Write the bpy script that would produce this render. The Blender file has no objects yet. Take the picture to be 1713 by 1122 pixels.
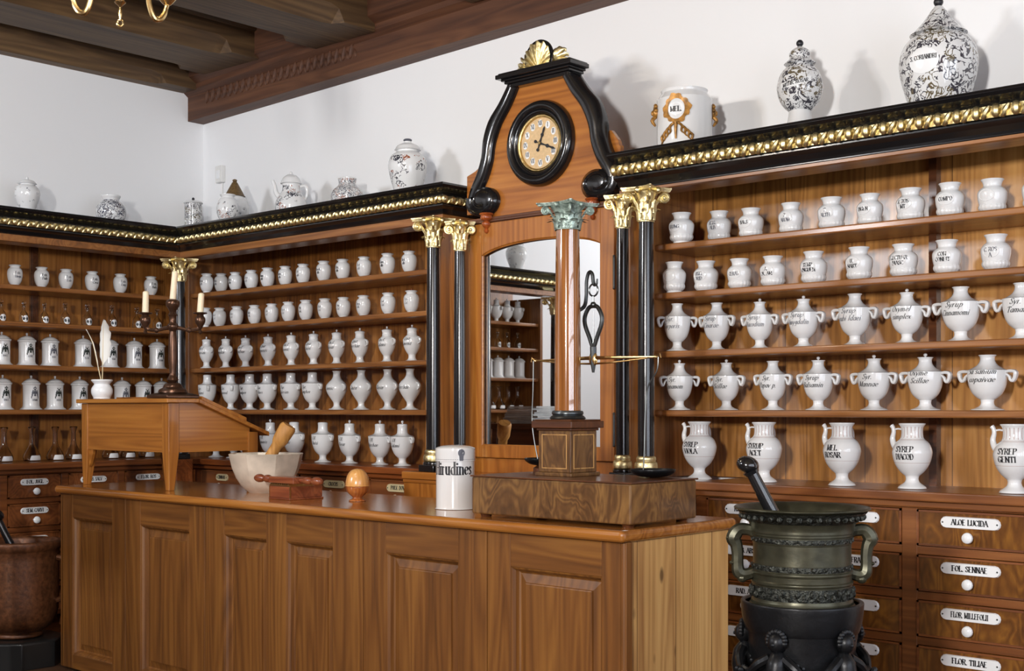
import bpy, bmesh, math, random
from mathutils import Vector, Matrix
R = random.Random(7)
PI = math.pi
SC = bpy.context.scene
COL = SC.collection

# ------------------------------------------------------------------ materials
def nodes(name):
    m = bpy.data.materials.new(name)
    m.use_nodes = True
    nt = m.node_tree
    return m, nt, nt.nodes['Principled BSDF']

def setp(b, **k):
    for n, v in k.items():
        n = n.replace('_', ' ')
        if n in b.inputs:
            b.inputs[n].default_value = v

def srgb(r, g, b):
    f = lambda c: (c/255/12.92) if c/255 <= .04045 else ((c/255+.055)/1.055)**2.4
    return (f(r), f(g), f(b), 1)

def plain(name, col, rough=.5, metal=0., coat=0., bump=0., bscale=40., var=0., **k):
    m, nt, b = nodes(name)
    setp(b, Base_Color=col, Roughness=rough, Metallic=metal, Coat_Weight=coat, Coat_Roughness=.08, **k)
    if bump or var:
        tc = nt.nodes.new('ShaderNodeTexCoord')
        no = nt.nodes.new('ShaderNodeTexNoise')
        no.inputs['Scale'].default_value = bscale
        no.inputs['Detail'].default_value = 5
        nt.links.new(tc.outputs['Object'], no.inputs['Vector'])
        if bump:
            bp = nt.nodes.new('ShaderNodeBump')
            bp.inputs['Strength'].default_value = bump
            bp.inputs['Distance'].default_value = .01
            nt.links.new(no.outputs['Fac'], bp.inputs['Height'])
            nt.links.new(bp.outputs['Normal'], b.inputs['Normal'])
        if var:
            cr = nt.nodes.new('ShaderNodeValToRGB')
            cr.color_ramp.elements[0].position = .3
            cr.color_ramp.elements[1].position = .7
            cr.color_ramp.elements[0].color = tuple(c*(1-var) for c in col[:3])+(1,)
            cr.color_ramp.elements[1].color = tuple(min(1, c*(1+var)) for c in col[:3])+(1,)
            nt.links.new(no.outputs['Fac'], cr.inputs['Fac'])
            nt.links.new(cr.outputs['Color'], b.inputs['Base Color'])
    return m

def wood(name, dark, mid, light, axis='Z', rough=.35, freq=14., plank=None, coat=.25, stretch=.04, knots=False, seam=True, burl=0., coatr=.12):
    """grain runs along `axis`; plank=(axis index, width) splits the surface into boards with seams"""
    m, nt, b = nodes(name)
    N, L = nt.nodes.new, nt.links.new
    setp(b, Roughness=rough, Coat_Weight=coat, Coat_Roughness=coatr)
    tc = N('ShaderNodeTexCoord')
    mp = N('ShaderNodeMapping')
    s = [freq, freq, freq]
    s['XYZ'.index(axis)] = freq*stretch
    mp.inputs['Scale'].default_value = s
    vec = tc.outputs['Object']
    seamfac = None
    rnd = None
    if plank:
        ax, w = plank
        sp = N('ShaderNodeSeparateXYZ'); L(vec, sp.inputs[0])
        dv = N('ShaderNodeMath'); dv.operation = 'DIVIDE'; dv.inputs[1].default_value = w
        L(sp.outputs[ax], dv.inputs[0])
        fl = N('ShaderNodeMath'); fl.operation = 'FLOOR'; L(dv.outputs[0], fl.inputs[0])
        wn = N('ShaderNodeTexWhiteNoise'); wn.noise_dimensions = '1D'; L(fl.outputs[0], wn.inputs['W'])
        rnd = wn.outputs['Value']
        off = N('ShaderNodeVectorMath'); off.operation = 'SCALE'; off.inputs['Scale'].default_value = 9.
        L(wn.outputs['Color'], off.inputs[0])
        ad = N('ShaderNodeVectorMath'); ad.operation = 'ADD'
        L(vec, ad.inputs[0]); L(off.outputs[0], ad.inputs[1])
        vec = ad.outputs[0]
        fr = N('ShaderNodeMath'); fr.operation = 'FRACT'; L(dv.outputs[0], fr.inputs[0])
        pp = N('ShaderNodeMath'); pp.operation = 'PINGPONG'; pp.inputs[1].default_value = .5; L(fr.outputs[0], pp.inputs[0])
        lt = N('ShaderNodeMath'); lt.operation = 'LESS_THAN'; lt.inputs[1].default_value = .0018/w
        L(pp.outputs[0], lt.inputs[0])
        seamfac = lt.outputs[0]
    L(vec, mp.inputs['Vector'])
    n1 = N('ShaderNodeTexNoise'); n1.inputs['Scale'].default_value = 1.; n1.inputs['Detail'].default_value = 7
    n1.inputs['Roughness'].default_value = .62; n1.inputs['Distortion'].default_value = .12+burl
    L(mp.outputs[0], n1.inputs['Vector'])
    n2 = N('ShaderNodeTexNoise'); n2.inputs['Scale'].default_value = 6.; n2.inputs['Detail'].default_value = 3
    L(mp.outputs[0], n2.inputs['Vector'])
    # growth rings: contour lines of a slow noise
    mp2 = N('ShaderNodeMapping')
    s2 = [6.5, 6.5, 6.5]; s2['XYZ'.index(axis)] = .42+burl*2.2
    mp2.inputs['Scale'].default_value = s2
    L(vec, mp2.inputs['Vector'])
    n3 = N('ShaderNodeTexNoise'); n3.inputs['Scale'].default_value = 1.; n3.inputs['Detail'].default_value = 1.5+burl
    n3.inputs['Distortion'].default_value = .06+burl*.6
    L(mp2.outputs[0], n3.inputs['Vector'])
    ml = N('ShaderNodeMath'); ml.operation = 'MULTIPLY'; ml.inputs[1].default_value = 26.; L(n3.outputs['Fac'], ml.inputs[0])
    fr2 = N('ShaderNodeMath'); fr2.operation = 'PINGPONG'; fr2.inputs[1].default_value = 1.; L(ml.outputs[0], fr2.inputs[0])
    mx = N('ShaderNodeMath'); mx.operation = 'MULTIPLY_ADD'; mx.inputs[1].default_value = .20; L(fr2.outputs[0], mx.inputs[0])
    m2 = N('ShaderNodeMath'); m2.operation = 'MULTIPLY_ADD'; m2.inputs[1].default_value = .30; L(n2.outputs['Fac'], m2.inputs[0])
    m3 = N('ShaderNodeMath'); m3.operation = 'MULTIPLY_ADD'; m3.inputs[1].default_value = .75; m3.inputs[2].default_value = -.10; L(n1.outputs['Fac'], m3.inputs[0])
    L(m3.outputs[0], m2.inputs[2]); L(m2.outputs[0], mx.inputs[2])
    fac = mx.outputs[0]
    if rnd is not None:
        m4 = N('ShaderNodeMath'); m4.operation = 'MULTIPLY_ADD'; m4.inputs[1].default_value = .3
        L(rnd, m4.inputs[0])
        m5 = N('ShaderNodeMath'); m5.operation = 'SUBTRACT'; m5.inputs[1].default_value = .15; L(fac, m5.inputs[0]); L(m5.outputs[0], m4.inputs[2])
        fac = m4.outputs[0]
    cr = N('ShaderNodeValToRGB')
    e = cr.color_ramp.elements
    e[0].position, e[0].color = .2, dark
    e[1].position, e[1].color = .8, light
    k = e.new(.5); k.color = mid
    L(fac, cr.inputs['Fac'])
    colr = cr.outputs['Color']
    if knots:
        mpk = N('ShaderNodeMapping'); sk = [7., 7., 7.]; sk['XYZ'.index(axis)] = 3.2; mpk.inputs['Scale'].default_value = sk
        L(vec, mpk.inputs['Vector'])
        vo = N('ShaderNodeTexVoronoi'); vo.inputs['Scale'].default_value = 1.; L(mpk.outputs[0], vo.inputs['Vector'])
        ck = N('ShaderNodeValToRGB'); ck.color_ramp.elements[0].position = .05; ck.color_ramp.elements[1].position = .11
        ck.color_ramp.elements[0].color = (.12, .08, .05, 1); ck.color_ramp.elements[1].color = (1, 1, 1, 1)
        L(vo.outputs['Distance'], ck.inputs['Fac'])
        mk = N('ShaderNodeMix'); mk.data_type = 'RGBA'; mk.blend_type = 'MULTIPLY'; mk.inputs['Factor'].default_value = .8
        L(colr, mk.inputs['A']); L(ck.outputs['Color'], mk.inputs['B']); colr = mk.outputs['Result']
    if seamfac is not None and seam:
        ms = N('ShaderNodeMix'); ms.data_type = 'RGBA'; L(seamfac, ms.inputs['Factor']); L(colr, ms.inputs['A'])
        ms.inputs['B'].default_value = tuple(c*.35 for c in dark[:3])+(1,)
        colr = ms.outputs['Result']
    L(colr, b.inputs['Base Color'])
    bp = N('ShaderNodeBump'); bp.inputs['Strength'].default_value = .12; bp.inputs['Distance'].default_value = .003
    L(fac, bp.inputs['Height']); L(bp.outputs['Normal'], b.inputs['Normal'])
    return m

def w3(d, m, l):
    d, m, l = (tuple(min(250, c*k) for c, k in zip(q, (1.07, 1.055, .94))) for q in (d, m, l))
    return dict(dark=srgb(*d), mid=srgb(*m), light=srgb(*l))

SHELF = w3((80, 46, 24), (128, 82, 46), (158, 108, 66))
PANEL = w3((122, 80, 40), (168, 118, 66), (196, 148, 92))
PANELD = w3((98, 58, 26), (146, 94, 48), (174, 120, 66))
COUNTER = w3((68, 40, 18), (108, 68, 32), (136, 92, 46))
TOPW = w3((102, 60, 24), (146, 92, 42), (174, 118, 60))
CLOCKW = w3((104, 58, 22), (150, 92, 40), (176, 118, 58))
DESKW = w3((106, 62, 24), (146, 92, 40), (170, 116, 56))
DRAWW = w3((54, 30, 14), (100, 62, 28), (142, 96, 42))
DRAWD = w3((66, 36, 20), (112, 64, 36), (138, 84, 48))
PALE = w3((142, 100, 62), (186, 146, 100), (210, 174, 126))
WALNUT = w3((44, 28, 16), (92, 64, 40), (136, 102, 64))
CEILW = w3((44, 30, 20), (78, 58, 40), (108, 84, 60))
M = {}
M['shelf_x'] = wood('shelf_wood_x', axis='X', **SHELF)
M['shelf_y'] = wood('shelf_wood_y', axis='Y', **SHELF)
M['shelf_z'] = wood('shelf_wood_z', axis='Z', **SHELF)
M['panel_b'] = wood('back_boards_light', axis='Z', plank=(0, .40), rough=.4, coat=.9, coatr=.24, **PANEL)
M['panel_a'] = wood('back_boards_warm', axis='Z', plank=(0, .36), **PANELD)
M['panel_c'] = wood('back_boards_side', axis='Z', plank=(1, .36), **PANELD)
M['counter_z'] = wood('counter_wood', axis='Z', freq=11, rough=.42, coat=.12, **COUNTER)
M['counter_x'] = wood('counter_wood_rail', axis='X', freq=11, rough=.38, **COUNTER)
M['top_x'] = wood('countertop_wood', axis='X', freq=9, rough=.2, coat=.5, **TOPW)
M['clock_z'] = wood('clock_wood', axis='Z', freq=10, rough=.3, coat=.4, **CLOCKW)
M['clock_x'] = wood('clock_wood_x', axis='X', freq=10, rough=.3, coat=.4, **CLOCKW)
M['desk_x'] = wood('desk_wood_x', axis='X', freq=9, rough=.4, **DESKW)
M['desk_y'] = wood('desk_wood_y', axis='Y', freq=9, rough=.4, **DESKW)
M['desk_z'] = wood('desk_wood_z', axis='Z', freq=9, rough=.4, **DESKW)
M['drawer'] = wood('drawer_veneer', axis='Z', freq=7, stretch=.35, burl=.9, rough=.28, coat=.4, **DRAWW)
M['drawer_d'] = wood('drawer_side_wood', axis='X', freq=9, rough=.4, **DRAWD)
M['carc_x'] = wood('cabinet_wood_x', axis='X', **w3((72, 40, 20), (112, 66, 36), (140, 90, 52)))
M['carc_d'] = wood('cabinet_dark_wood', axis='Y', **DRAWD)
M['carc_dx'] = wood('cabinet_dark_wood_x', axis='X', **w3((72, 34, 15), (116, 60, 28), (146, 82, 42)))
M['pale'] = wood('pale_boards', axis='Z', freq=8, plank=(1, .235), rough=.6, coat=0., knots=True, **PALE)
M['walnut'] = wood('burl_walnut', axis='Z', freq=6, stretch=.3, burl=1.2, rough=.3, coat=.4, **WALNUT)
M['walnut_d'] = wood('dark_walnut', axis='X', freq=8, rough=.3, coat=.3, **w3((40, 20, 12), (78, 44, 26), (104, 62, 38)))
M['ceil_y'] = wood('ceiling_oak_y', axis='Y', freq=8, rough=.6, coat=0., **CEILW)
M['ceil_x'] = wood('ceiling_oak_x', axis='X', freq=8, rough=.6, coat=0., **w3((46, 26, 18), (76, 46, 32), (98, 64, 46)))
M['ceil_board'] = wood('ceiling_boards', axis='X', freq=8, plank=(1, .24), rough=.7, coat=0., **w3((70, 56, 38), (108, 90, 62), (134, 114, 82)))
M['gilt_paint'] = plain('gilt_paint', srgb(158, 112, 48), .4, metal=.3, var=.6, bscale=14)
M['column_w'] = wood('column_varnish', axis='Z', freq=12, rough=.12, coat=1., coatr=.025, **w3((104, 62, 32), (144, 92, 52), (164, 112, 68)))
M['column_w'].node_tree.nodes['Principled BSDF'].inputs['Coat IOR'].default_value = 2.1
M['redwood'] = wood('red_turned_wood', axis='X', freq=14, rough=.3, coat=.4, **w3((72, 32, 20), (118, 62, 42), (146, 86, 60)))
M['redwood_z'] = wood('red_turned_wood_z', axis='Z', freq=14, rough=.25, coat=.5, **w3((90, 36, 14), (140, 68, 32), (170, 96, 52)))
M['egg'] = wood('egg_boxwood', axis='Z', freq=9, rough=.25, coat=.5, **w3((166, 112, 62), (200, 146, 92), (214, 166, 112)))
M['egg_d'] = wood('egg_cup_wood', axis='Z', freq=9, rough=.25, coat=.5, **w3((104, 50, 22), (150, 84, 44), (176, 112, 64)))
M['pestle_w'] = wood('pestle_wood', axis='Z', freq=16, rough=.55, coat=0, **w3((120, 76, 36), (170, 122, 68), (196, 150, 96)))
M['floor'] = wood('floor_boards', axis='Y', plank=(0, .22), rough=.5, coat=.1, **w3((34, 22, 16), (62, 42, 32), (84, 60, 46)))
M['black'] = plain('ebonised_wood', (.008, .008, .009, 1), .2, coat=.5)
M['blacksoft'] = plain('black_lacquer_dull', (.012, .012, .012, 1), .3)
M['gold'] = plain('gilding', (.92, .74, .40, 1), .38, metal=1., bump=.25, bscale=60, var=.18)
M['golddim'] = plain('gilding_worn', (.62, .44, .18, 1), .32, metal=1., bump=.2, bscale=50, var=.3)
M['patina'] = plain('verdigris_gilt', (.34, .43, .38, 1), .42, metal=.55, bump=.4, bscale=70, var=.55)
M['brass'] = plain('brass', (.72, .52, .24, 1), .25, metal=1., var=.15, bscale=20)
M['bronze'] = plain('dark_bronze', (.052, .050, .031, 1), .36, metal=.6, bump=.08, bscale=25, var=.3)
M['bronzeband'] = plain('bronze_relief', (.04, .042, .036, 1), .38, metal=.8, bump=1., bscale=75, var=.5)
M['iron'] = plain('black_iron', (.008, .0085, .010, 1), .38, metal=.5, bump=.3, bscale=18, var=.25)
M['steel'] = plain('dull_steel', (.11, .12, .125, 1), .32, metal=.9)
M['copper'] = plain('mottled_copper', (.115, .042, .016, 1), .42, metal=.35, bump=.14, bscale=45, var=.4)
M['cand'] = plain('candelabrum_bronze', (.10, .05, .03, 1), .3, metal=.7, var=.3, bscale=30)
M['wax'] = plain('candle_wax', srgb(238, 218, 188), .45, Subsurface_Weight=.2)
M['white'] = plain('porcelain', srgb(226, 227, 228), .12, coat=.4)
M['cream'] = plain('cream_porcelain', srgb(228, 223, 212), .14, coat=.4)
M['enamel'] = plain('enamel_white', srgb(238, 240, 242), .15)
M['enamel_y'] = plain('enamel_yellowed', srgb(206, 190, 150), .25)
M['bone'] = plain('bone_knob', srgb(232, 222, 200), .25)
M['ink'] = plain('black_paint', (.012, .012, .016, 1), .4)
M['ink_g'] = plain('grey_ink', srgb(92, 94, 104), .4)
M['ink_r'] = plain('iron_red_paint', srgb(150, 70, 50), .4)
M['wall'] = plain('white_plaster', srgb(240, 241, 243), .85, bump=.06, bscale=14)
M['feather'] = plain('feather', srgb(232, 231, 226), .7)
M['quill'] = plain('quill_shaft', srgb(214, 196, 156), .45)
M['stone'] = plain('veined_stone', srgb(200, 188, 172), .3, var=.3, bscale=7, bump=.05)
M['dial'] = plain('gilt_dial', srgb(212, 182, 138), .5, metal=0., var=.1, bscale=80)
M['mirror'] = plain('mirror_glass', (.86, .87, .86, 1), .012, metal=1.)
M['mirror_edge'] = plain('mirror_bevel', (.9, .9, .9, 1), .1, metal=1.)
M['plastic'] = plain('white_plastic', srgb(226, 226, 224), .4)
M['cloth'] = plain('grey_paper', srgb(170, 174, 178), .7, var=.2, bscale=12)
M['spirecap'] = plain('brown_cap', srgb(104, 82, 50), .5, var=.35, bscale=25)
M['bulb'] = plain('lamp_bulb', (1, .8, .5, 1), .3, Emission_Color=(1, .72, .4, 1), Emission_Strength=6.)
M['fluid'] = plain('white_powder', srgb(214, 210, 196), .8)

def glassmat(name, tint):
    m, nt, b = nodes(name)
    setp(b, Base_Color=tint, Roughness=.02, Transmission_Weight=1., IOR=1.45)
    return m
M['glass'] = glassmat('clear_glass', (.93, .95, .94, 1))
M['glass_d'] = glassmat('smoky_glass', (.86, .82, .80, 1))

def painted(name, base, colors, scale=9., lo=.18, hi=.82, front=True, thick=.5, rim=None, dens=.52):
    """porcelain painted with scrollwork on the band lo<z<hi of a unit-high jar"""
    m, nt, b = nodes(name)
    N, L = nt.nodes.new, nt.links.new
    setp(b, Roughness=.13, Coat_Weight=.4, Coat_Roughness=.05)
    tc = N('ShaderNodeTexCoord')
    ns = N('ShaderNodeTexNoise'); ns.inputs['Scale'].default_value = scale; ns.inputs['Detail'].default_value = 2.5; ns.inputs['Distortion'].default_value = 1.6
    L(tc.outputs['Object'], ns.inputs['Vector'])
    ab = N('ShaderNodeMath'); ab.operation = 'SUBTRACT'; ab.inputs[1].default_value = .5; L(ns.outputs['Fac'], ab.inputs[0])
    aa = N('ShaderNodeMath'); aa.operation = 'ABSOLUTE'; L(ab.outputs[0], aa.inputs[0])
    cr = N('ShaderNodeMath'); cr.operation = 'LESS_THAN'; cr.inputs[1].default_value = .035*thick*2; L(aa.outputs[0], cr.inputs[0])
    n2 = N('ShaderNodeTexNoise'); n2.inputs['Scale'].default_value = scale*.55; n2.inputs['Detail'].default_value = 1.
    L(tc.outputs['Object'], n2.inputs['Vector'])
    g = N('ShaderNodeMath'); g.operation = 'GREATER_THAN'; g.inputs[1].default_value = 1-dens; L(n2.outputs['Fac'], g.inputs[0])
    sp = N('ShaderNodeSeparateXYZ'); L(tc.outputs['Object'], sp.inputs[0])
    z1 = N('ShaderNodeMath'); z1.operation = 'GREATER_THAN'; z1.inputs[1].default_value = lo; L(sp.outputs[2], z1.inputs[0])
    z2 = N('ShaderNodeMath'); z2.operation = 'LESS_THAN'; z2.inputs[1].default_value = hi; L(sp.outputs[2], z2.inputs[0])
    f = None
    for o in (cr, g, z1, z2):
        if f is None: f = o.outputs[0]; continue
        mu = N('ShaderNodeMath'); mu.operation = 'MULTIPLY'; L(f, mu.inputs[0]); L(o.outputs[0], mu.inputs[1]); f = mu.outputs[0]
    for zc, hw in (rim or []):
        d = N('ShaderNodeMath'); d.operation = 'SUBTRACT'; d.inputs[1].default_value = zc; L(sp.outputs[2], d.inputs[0])
        a2 = N('ShaderNodeMath'); a2.operation = 'ABSOLUTE'; L(d.outputs[0], a2.inputs[0])
        l2 = N('ShaderNodeMath'); l2.operation = 'LESS_THAN'; l2.inputs[1].default_value = hw; L(a2.outputs[0], l2.inputs[0])
        mm = N('ShaderNodeMath'); mm.operation = 'MAXIMUM'; L(f, mm.inputs[0]); L(l2.outputs[0], mm.inputs[1]); f = mm.outputs[0]
    n4 = N('ShaderNodeTexNoise'); n4.inputs['Scale'].default_value = scale*.4; L(tc.outputs['Object'], n4.inputs['Vector'])
    pc = N('ShaderNodeValToRGB'); pc.color_ramp.interpolation = 'CONSTANT'
    pc.color_ramp.elements[0].color = colors[0]; pc.color_ramp.elements[1].color = colors[-1]
    pc.color_ramp.elements[1].position = .54
    L(n4.outputs['Fac'], pc.inputs['Fac'])
    mx = N('ShaderNodeMix'); mx.data_type = 'RGBA'; L(f, mx.inputs['Factor'])
    mx.inputs['A'].default_value = base; L(pc.outputs['Color'], mx.inputs['B'])
    L(mx.outputs['Result'], b.inputs['Base Color'])
    return m
WH = srgb(226, 227, 228)
M['deco_blue'] = painted('painted_blue_black', WH, [srgb(40, 42, 70), srgb(70, 62, 70)], 11, .15, .85, thick=.9, dens=.6)
M['deco_black'] = painted('painted_manganese', WH, [srgb(70, 68, 76), srgb(108, 98, 78)], 13, .1, .9, thick=.72, dens=.62)
M['deco_poly'] = painted('painted_polychrome', WH, [srgb(60, 60, 70), srgb(150, 90, 66)], 9, .12, .7, thick=.6, dens=.5)
M['deco_light'] = painted('painted_light', WH, [srgb(120, 122, 130), srgb(150, 126, 110)], 12, .1, .7, thick=.5, dens=.42)
M['deco_dense'] = painted('painted_dense', WH, [srgb(70, 72, 84), srgb(140, 90, 70)], 14, .05, .98, thick=.75, dens=.7)

# ribbed neck stripes of the ewers: thin red-brown lines painted round the neck and shoulder
def ewermat():
    m, nt, b = nodes('ewer_porcelain')
    N, L = nt.nodes.new, nt.links.new
    setp(b, Roughness=.12, Coat_Weight=.4, Coat_Roughness=.05)
    tc = N('ShaderNodeTexCoord'); sp = N('ShaderNodeSeparateXYZ'); L(tc.outputs['Object'], sp.inputs[0])
    at = N('ShaderNodeMath'); at.operation = 'ARCTAN2'; L(sp.outputs[0], at.inputs[0]); L(sp.outputs[1], at.inputs[1])
    mu = N('ShaderNodeMath'); mu.operation = 'MULTIPLY'; mu.inputs[1].default_value = 18/(2*PI); L(at.outputs[0], mu.inputs[0])
    fr = N('ShaderNodeMath'); fr.operation = 'FRACT'; L(mu.outputs[0], fr.inputs[0])
    lt = N('ShaderNodeMath'); lt.operation = 'LESS_THAN'; lt.inputs[1].default_value = .25; L(fr.outputs[0], lt.inputs[0])
    z1 = N('ShaderNodeMath'); z1.operation = 'GREATER_THAN'; z1.inputs[1].default_value = .78; L(sp.outputs[2], z1.inputs[0])
    z2 = N('ShaderNodeMath'); z2.operation = 'LESS_THAN'; z2.inputs[1].default_value = .95; L(sp.outputs[2], z2.inputs[0])
    a = N('ShaderNodeMath'); a.operation = 'MULTIPLY'; L(lt.outputs[0], a.inputs[0]); L(z1.outputs[0], a.inputs[1])
    c = N('ShaderNodeMath'); c.operation = 'MULTIPLY'; L(a.outputs[0], c.inputs[0]); L(z2.outputs[0], c.inputs[1])
    f = c.outputs[0]
    for zc in (.40, .745, .76):
        d = N('ShaderNodeMath'); d.operation = 'SUBTRACT'; d.inputs[1].default_value = zc; L(sp.outputs[2], d.inputs[0])
        a2 = N('ShaderNodeMath'); a2.operation = 'ABSOLUTE'; L(d.outputs[0], a2.inputs[0])
        l2 = N('ShaderNodeMath'); l2.operation = 'LESS_THAN'; l2.inputs[1].default_value = .003; L(a2.outputs[0], l2.inputs[0])
        mm = N('ShaderNodeMath'); mm.operation = 'MAXIMUM'; L(f, mm.inputs[0]); L(l2.outputs[0], mm.inputs[1]); f = mm.outputs[0]
    h = N('ShaderNodeMath'); h.operation = 'MULTIPLY'; h.inputs[1].default_value = .55; L(f, h.inputs[0])
    mx = N('ShaderNodeMix'); mx.data_type = 'RGBA'; L(h.outputs[0], mx.inputs['Factor'])
    mx.inputs['A'].default_value = WH; mx.inputs['B'].default_value = srgb(150, 96, 84)
    L(mx.outputs['Result'], b.inputs['Base Color'])
    return m
M['ewer'] = ewermat()

# ------------------------------------------------------------------ mesh helpers
class MB:
    def __init__(s): s.v = []; s.f = []; s.sm = []
    def add(s, vs, fs, smooth=False):
        o = len(s.v); s.v += [tuple(p) for p in vs]
        for f in fs: s.f.append(tuple(i+o for i in f)); s.sm.append(smooth)
    def box(s, x0, x1, y0, y1, z0, z1):
        s.add([(x0,y0,z0),(x1,y0,z0),(x1,y1,z0),(x0,y1,z0),(x0,y0,z1),(x1,y0,z1),(x1,y1,z1),(x0,y1,z1)],
              [(0,3,2,1),(4,5,6,7),(0,1,5,4),(1,2,6,5),(2,3,7,6),(3,0,4,7)])
    def hexa(s, p):  # 8 points: bottom 4 ccw, top 4 ccw
        s.add(p, [(0,3,2,1),(4,5,6,7),(0,1,5,4),(1,2,6,5),(2,3,7,6),(3,0,4,7)])
    def grid(s, rows, closed_u=False, closed_v=False, smooth=True, cap=False):
        n, k = len(rows), len(rows[0])
        vs = [p for r in rows for p in r]; fs = []
        for i in range(n if closed_v else n-1):
            for j in range(k if closed_u else k-1):
                a, b = i*k+j, i*k+(j+1) % k; i2 = (i+1) % n
                fs.append((a, b, i2*k+(j+1) % k, i2*k+j))
        if cap:
            fs.append(tuple(range(k))[::-1]); fs.append(tuple((n-1)*k+j for j in range(k)))
        s.add(vs, fs, smooth)
    def lathe(s, prof, n=24, c=(0,0,0), fun=None, a0=0., sweep=2*PI):
        rows = []
        full = abs(sweep-2*PI) < 1e-6
        for (r, z) in prof:
            row = []
            for j in range(n if full else n+1):
                a = a0+sweep*j/n
                q = r*(fun(a, z) if fun else 1.)
                row.append((c[0]+q*math.cos(a), c[1]+q*math.sin(a), c[2]+z))
            rows.append(row)
        s.grid(rows, closed_u=full)
    def tube(s, pts, r, n=8, closed=False, flat=None, cap=True, sub=0):
        pts = [Vector(p) for p in pts]
        if sub: pts = crom(pts, sub, closed)
        m = len(pts)
        rr = r if isinstance(r, (list, tuple)) else [r]*m
        if len(rr) != m:
            rr = [lerp_list(rr, i/(m-1)) for i in range(m)]
        rows = []; up = None
        for i, p in enumerate(pts):
            if closed: t = pts[(i+1) % m]-pts[i-1]
            else: t = pts[min(i+1, m-1)]-pts[max(i-1, 0)]
            t.normalize()
            if up is None:
                up = Vector((0,0,1)) if abs(t.z) < .9 else Vector((1,0,0))
                if flat and flat[2] is not None: up = Vector(flat[2])
            side = t.cross(up)
            if side.length < 1e-6: side = t.orthogonal()
            side.normalize(); u2 = side.cross(t).normalized()
            if not (flat and flat[2] is not None): up = u2
            fa, fb = (flat[0], flat[1]) if flat else (1, 1)
            rows.append([p+side*(math.cos(2*PI*j/n)*rr[i]*fa)+u2*(math.sin(2*PI*j/n)*rr[i]*fb) for j in range(n)])
        s.grid(rows, closed_u=True, closed_v=closed, cap=(cap and not closed))
    def ball(s, c, r, nu=12, nv=8, sc=(1,1,1), rot=None):
        rows = []
        for i in range(nv+1):
            t = PI*i/nv; row = []
            for j in range(nu):
                a = 2*PI*j/nu
                p = Vector((r*sc[0]*math.sin(t)*math.cos(a), r*sc[1]*math.sin(t)*math.sin(a), -r*sc[2]*math.cos(t)))
                if rot is not None: p = rot @ p
                row.append(p+Vector(c))
            rows.append(row)
        s.grid(rows, closed_u=True)
    def prism(s, poly, axis, lo, hi, smooth=False):
        """poly in the two remaining axes (in order), extruded lo..hi along axis"""
        def mk(p, t):
            return {'X': (t, p[0], p[1]), 'Y': (p[0], t, p[1]), 'Z': (p[0], p[1], t)}[axis]
        n = len(poly)
        vs = [mk(p, lo) for p in poly]+[mk(p, hi) for p in poly]
        fs = [tuple(range(n))[::-1], tuple(range(n, 2*n))]+[(i, (i+1) % n, n+(i+1) % n, n+i) for i in range(n)]
        s.add(vs, fs, smooth)
    def sweep(s, path, prof, smooth=False, cap=True):
        """sweep (offset, z) profile along an XY path; offset is to the right of travel; mitred corners"""
        P = [Vector((p[0], p[1], 0)) for p in path]; rows = []
        for i, p in enumerate(P):
            d0 = (p-P[i-1]).normalized() if i else None
            d1 = (P[i+1]-p).normalized() if i < len(P)-1 else None
            if d0 is None: d0 = d1
            if d1 is None: d1 = d0
            n0 = Vector((d0.y, -d0.x, 0)); n1 = Vector((d1.y, -d1.x, 0))
            mdir = (n0+n1); mdir /= mdir.length_squared/2
            rows.append([p+mdir*o+Vector((0,0,z)) for o, z in prof])
        s.grid(rows, smooth=smooth)
        if cap:
            k = len(prof); 
            s.add(rows[0], [tuple(range(k))]); s.add(rows[-1], [tuple(range(k))[::-1]])
    def build(s, name, mat, parent=None, off=None, bevel=0., angle=35, seg=2, recalc=True):
        me = bpy.data.meshes.new(name)
        if off is None: off = world_off(parent)
        ox, oy, oz = off
        me.from_pydata([(x-ox, y-oy, z-oz) for x, y, z in s.v], [], s.f)
        bm = bmesh.new(); bm.from_mesh(me)
        bmesh.ops.remove_doubles(bm, verts=bm.verts, dist=1e-6)
        if recalc: bmesh.ops.recalc_face_normals(bm, faces=bm.faces)
        bm.to_mesh(me); bm.free()
        if any(s.sm):
            me.polygons.foreach_set('use_smooth', [True]*len(me.polygons))
            me.set_sharp_from_angle(angle=math.radians(angle))
        for mm in (mat if isinstance(mat, (list, tuple)) else [mat]):
            me.materials.append(M[mm] if isinstance(mm, str) else mm)
        o = bpy.data.objects.new(name, me); COL.objects.link(o)
        if parent is not None: o.parent = parent
        else: o.location = off
        if bevel:
            b = o.modifiers.new('edge', 'BEVEL'); b.width = bevel; b.segments = seg; b.limit_method = 'ANGLE'; b.angle_limit = math.radians(40)
            b.harden_normals = False
        return o

def world_off(p):
    v = Vector((0,0,0))
    while p is not None:
        v += p.location; p = p.parent
    return tuple(v)

def lerp_list(l, t):
    x = t*(len(l)-1); i = min(int(x), len(l)-2); f = x-i
    return l[i]*(1-f)+l[i+1]*f

def crom(pts, k, closed=False):
    out = []; n = len(pts)
    rng = n if closed else n-1
    for i in range(rng):
        if closed: p0, p1, p2, p3 = pts[i-1], pts[i], pts[(i+1) % n], pts[(i+2) % n]
        else: p0, p1, p2, p3 = pts[max(i-1, 0)], pts[i], pts[i+1], pts[min(i+2, n-1)]
        for j in range(k):
            t = j/k
            out.append(.5*((2*p1)+(p2-p0)*t+(2*p0-5*p1+4*p2-p3)*t*t+(3*p1-p0-3*p2+p3)*t**3))
    if not closed: out.append(pts[-1])
    return out

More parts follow.
